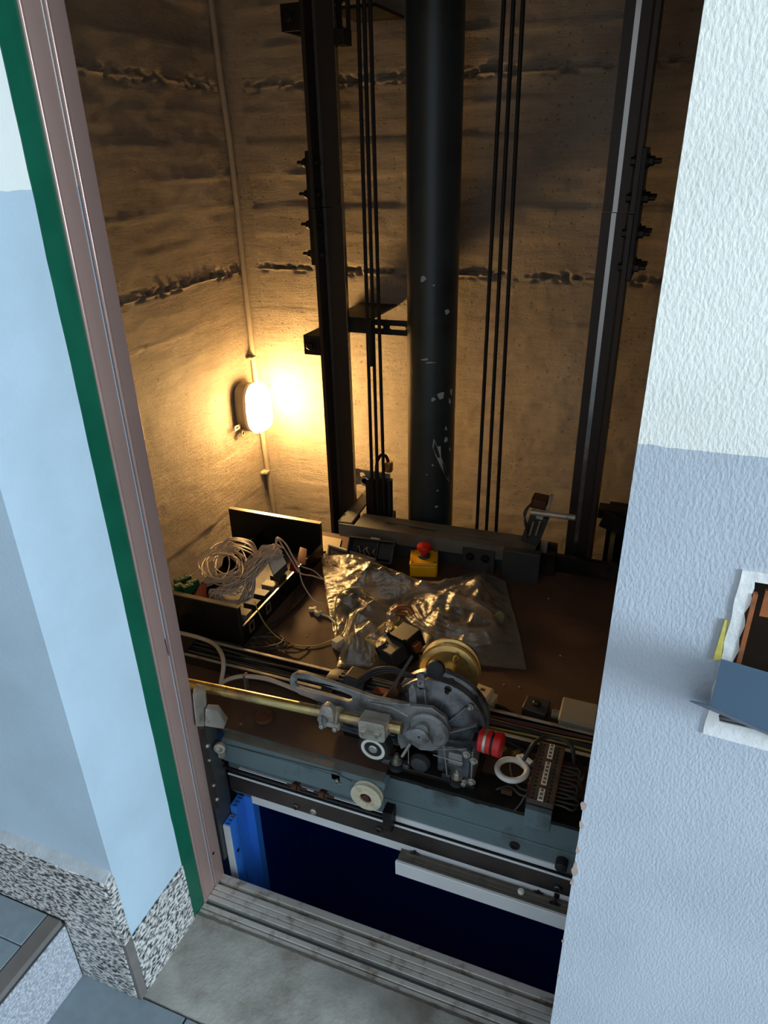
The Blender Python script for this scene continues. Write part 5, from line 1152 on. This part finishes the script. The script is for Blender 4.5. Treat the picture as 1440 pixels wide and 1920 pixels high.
# ================================================================== PLASTIC BAGS
def poly_at(pts, t):
    d = [0]; 
    for i in range(1, len(pts)): d.append(d[-1]+(pts[i]-pts[i-1]).length)
    s_ = t*d[-1]
    for i in range(1, len(pts)):
        if s_ <= d[i]+1e-9: return pts[i-1].lerp(pts[i], (s_-d[i-1])/max(1e-9, d[i]-d[i-1]))
    return pts[-1]
def bag(name, top, right, bottom, left, hgt, seed, parent, inside, under=None, flat=None):
    """two film layers; the upper one is lifted over what lies inside, the lower one lies on what is under it"""
    ins = tree_of(inside); und = tree_of(under) if under else None
    def down(t, x, y, rr=0.):
        best = -9.
        for dx, dy in ((0, 0), (rr, 0), (-rr, 0), (0, rr), (0, -rr)) if rr else ((0, 0),):
            h_ = t.ray_cast(V((x+dx, y+dy, RZ+.4)), V((0, 0, -1)))
            if h_[0] is not None: best = max(best, h_[0].z)
        return best
    tp, rp, bp_, lp = [[PZ(u, v_, RZ+z) for (u, v_, z) in s_] for s_ in (top, right, bottom, left)]
    nu, nv = 120, 80
    def coons(u, v_):
        a = poly_at(tp, u)*(1-v_)+poly_at(bp_, u)*v_; b = poly_at(lp, v_)*(1-u)+poly_at(rp, v_)*u
        c = tp[0]*(1-u)*(1-v_)+tp[-1]*u*(1-v_)+bp_[0]*(1-u)*v_+bp_[-1]*u*v_
        return a+b-c
    mb = MB(); vs = []
    for lay in (1, 0):
        for j in range(nv+1):
            for i in range(nu+1):
                u, v_ = i/nu, j/nv; p = coons(u, v_); e = min(1, min(u, 1-u)*5)*min(1, min(v_, 1-v_)*5); e = e*e*(3-2*e)
                q = V((p.x*9, p.y*9, seed)); n1 = noise.noise(q); n2 = 1-abs(noise.noise(q*2.1+V((3, 1, 0))))*2.2; n3 = 1-abs(noise.noise(q*3.3))*2.4
                qa = V((p.x*4+p.y*9, p.y*3-p.x*7, seed)); n4 = 1-abs(noise.noise(qa*1.3))*2.6; n5 = 1-abs(noise.noise(V((p.x*16-p.y*5, p.y*6+p.x*3, seed+9))))*2.6
                h = hgt(u, v_)*e+e*(.013*n4+.012*n5+.007*n2+.005*n3+.008*n1)+.005*(1-e)*n1 if lay else 0
                vs.append(V((p.x, p.y, max(p.z if lay else RZ+.0012, RZ+.0015)+max(h, 0 if lay else 0)+(.0015 if lay else 0))))
    W = nu+1; S = W*(nv+1)
    if flat:
        for k_ in range(S):
            f_ = flat(vs[k_]); vs[k_].z = RZ+.003+(vs[k_].z-RZ-.003)*f_
    if und:
        for k_ in range(S):
            g_ = down(und, vs[k_].x, vs[k_].y, .004); vs[S+k_].z = max(vs[S+k_].z, g_+.0015); vs[k_].z = max(vs[k_].z, vs[S+k_].z+.0012)
    l0 = [max(0., down(ins, vs[k_].x, vs[k_].y, .006)+.004-vs[k_].z) for k_ in range(S)]; lf = l0[:]
    for _ in range(7):
        nw = lf[:]
        for j in range(nv+1):
            for i in range(nu+1):
                q_ = [lf[jj*W+ii] for jj, ii in ((j-1, i), (j+1, i), (j, i-1), (j, i+1)) if 0 <= jj <= nv and 0 <= ii <= nu]
                nw[j*W+i] = max(l0[j*W+i], .97*sum(q_)/len(q_))
        lf = nw
    for k_ in range(S): vs[k_].z += lf[k_]
    fs = [(j*W+i, j*W+i+1, (j+1)*W+i+1, (j+1)*W+i) for j in range(nv) for i in range(nu)]
    fs += [tuple(S+k for k in f[::-1]) for f in fs]
    mb.add(vs, fs); return mb.build(name, 'film', parent, ang=50)
cc = thing('coiled_hose', PZ(850, 1170, RZ), 'coil of pale cable lying inside the large clear bag', 'cable')
for k in range(5):
    pts = [PZ(845+(92-9*k)*math.cos(t)+6*k, 1158+(44-6*k)*math.sin(t)+.42*(92-9*k)*math.cos(t)*.6, RZ+.010+.007*k) for t in [2*math.pi*j/20+.3*k for j in range(21)]]
    b_ = MB(); b_.tube(smooth_path(pts, 2), .0048, 8); b_.build('cable_turn', 'wire_white', cc)
bpart = o_ = MB().box(PZ(674, 1128, RZ+.0165), (.085, .03, .024), rot(0, 0, -24)).box(PZ(657, 1119, RZ+.0205), (.03, .034, .03), rot(0, 0, -24)).build('bagged_part', 'dark_grey', bevel=.003); tag(o_, 'dark grey plastic part inside the left half of the large bag', 'part')
ystrip = o_ = MB().box(PZ(815, 1142, RZ+.03), (.10, .012, .006), rot(0, 0, -22)).build('yellow_strip', 'lime_yellow', bevel=.001); tag(o_, 'yellow strip seen through the middle of the large bag', 'strip')
gcap = o_ = MB().lathe(PZ(936, 1166, RZ+.002), Z, [(.012, 0), (.013, .02), (.008, .03)], 14).build('green_cap', mat('pale_green', (176, 200, 120), .5), bevel=.001); tag(o_, 'pale green cap inside the right end of the large bag', 'cap')
def under_small_bag(p):      # the large bag is pressed flat where the small bag and the switch lie on it
    a_, b_ = PZ(722, 1165, RZ), PZ(706, 1240, RZ); d_ = b_-a_; t = max(0, min(1, (p-a_).dot(d_)/d_.dot(d_))); q = a_+d_*t
    e_ = max(0, min(1, (math.hypot(p.x-q.x, p.y-q.y)-.10)/.05)); return e_*e_*(3-2*e_)
b1 = thing('plastic_bag', PZ(790, 1150, RZ), 'large clear plastic bag holding coiled cable, spread across the roof centre', 'plastic bag')
bag('bag_film', [(602, 1042, .040), (665, 1040, .046), (720, 1062, .040), (790, 1090, .022), (835, 1092, .006), (870, 1078, .01), (905, 1072, .01), (948, 1092, .01)], [(948, 1092, .01), (960, 1140, .008), (974, 1190, .006), (987, 1256, .002)],
    [(634, 1222, .002), (700, 1215, .004), (790, 1222, .004), (870, 1246, .003), (930, 1252, .002), (987, 1256, .002)], [(602, 1042, .040), (610, 1100, .022), (620, 1160, .006), (634, 1222, .002)],
    lambda u, v_: .05*math.exp(-((u-.35)/.22)**2-((v_-.45)/.3)**2)+.06*math.exp(-((u-.78)/.16)**2-((v_-.4)/.3)**2), 2.3, b1, family(cc)+[bpart, ystrip, gcap], None, under_small_bag)
# yellow-framed black limit switch
Rs = rot(14, -10, -30); so = PZ(742, 1208, RZ+.047)
ls = thing('limit_switch', (so.x, so.y, RZ), 'black limit switch with a yellow U-shaped frame lying in the small bag', 'switch')
def lsb(dx, dy, dz, sx_, sy_, sz_): return MB().box(so+Rs @ V((dx, dy, dz)), (sx_, sy_, sz_), Rs)
lsb(.028, .024, .012, .066, .05, .05).build('switch_body', 'black_plastic', ls, bevel=.003)
lsb(.016, -.026, .004, .07, .05, .044).build('switch_cover', 'dark_grey', ls, bevel=.003)
lsb(.02, -.003, .016, .07, .006, .05).build('cover_gap', 'black_plastic', ls)
for (dx, dy, sx_, sy_) in ((-.048, .034, .055, .012), (-.048, -.034, .055, .012), (-.024, 0, .014, .078), (-.075, .022, .012, .03), (-.075, -.026, .012, .022)): lsb(dx, dy, .006, sx_, sy_, .02).build('yellow_frame', 'lime_yellow', ls, bevel=.002)
lsb(-.05, 0, .002, .045, .05, .028).build('lever_block', 'dark_grey', ls, bevel=.004)
for (dx, dy) in ((-.03, .03), (-.03, -.03), (-.07, -.03), (-.07, .03)):
    b_ = MB(); b_.lathe(so+Rs @ V((dx, dy, .016)), Rs @ Z, [(.003, 0), (.003, .0012)], 10); b_.build('frame_rivet', 'wire_dark', ls)
lsb(.012, -.03, .0262, .006, .003, .001).build('print_mark', 'paper', ls)
lsb(.066, .018, .006, .016, .024, .024).build('cable_nut', 'copper', ls, bevel=.003)
MB().box(so+Rs @ V((.02, 0, 0))-Z*(so.z-RZ-.019), (.06, .07, .026), rot(0, 0, -30)).build('switch_foot', 'black_plastic', ls)
b_ = MB(); b_.tube(smooth_path([PZ(735, 1148, RZ+.06), PZ(748, 1140, RZ+.065), PZ(765, 1140, RZ+.065), PZ(775, 1152, RZ+.05)]), .007, 8); b_.tube(smooth_path([PZ(730, 1156, RZ+.055), PZ(745, 1150, RZ+.06), PZ(762, 1152, RZ+.055)]), .006, 8); b_.build('copper_lead', 'copper', ls)
b2 = thing('plastic_bag', PZ(700, 1200, RZ), 'small clear plastic bag wrapped around the yellow and black switch', 'plastic bag')
bag('bag_film', [(655, 1150, .006), (684, 1132, .03), (710, 1134, .03), (730, 1136, .03), (752, 1144, .02)], [(752, 1144, .02), (742, 1180, .02), (732, 1215, .02), (722, 1246, .004)],
    [(632, 1252, .002), (665, 1252, .004), (690, 1252, .004), (708, 1250, .004), (722, 1246, .004)], [(655, 1150, .006), (646, 1180, .01), (640, 1215, .008), (632, 1252, .002)],
    lambda u, v_: .055*math.exp(-((u-.5)/.32)**2-((v_-.5)/.35)**2), 7.7, b2, family(ls), [c for c in b1.children])
o_ = MB().box(PZ(634, 1205, RZ+.012), (.02, .03, .024), rot(0, 0, -20)).build('terminal_block', 'cream_plastic', bevel=.001); tag(o_, 'small cream terminal block at the left edge of the small bag', 'terminal block')
a_ = PZ(977, 1673, .19); o_ = MB().lathe(a_, Z, [(.007, 0), (.0075, .004), (.004, .008)], 8).build('debris_lump', 'white_plastic'); tag(o_, 'white crumb of plaster on the dirty door hanger ledge', 'debris')
# loose debris flecks on the roof
random.seed(5)
for k in range(6):
    u, v_ = random.uniform(560, 1080), random.uniform(1100, 1300); p = PZ(u, v_, RZ)
    if k == 0: fk = MB().box(p+Z*.001, (.004, .003, .002)).build('roof_crumb', 'scuff'); tag(fk, 'tiny pale crumb lying loose on the dusty roof', 'debris', 'crumbs on the roof'); f0 = p
    else:
        c = fk.copy(); COL.objects.link(c); c.location = (p.x, p.y, RZ); c.rotation_euler = (0, 0, k)
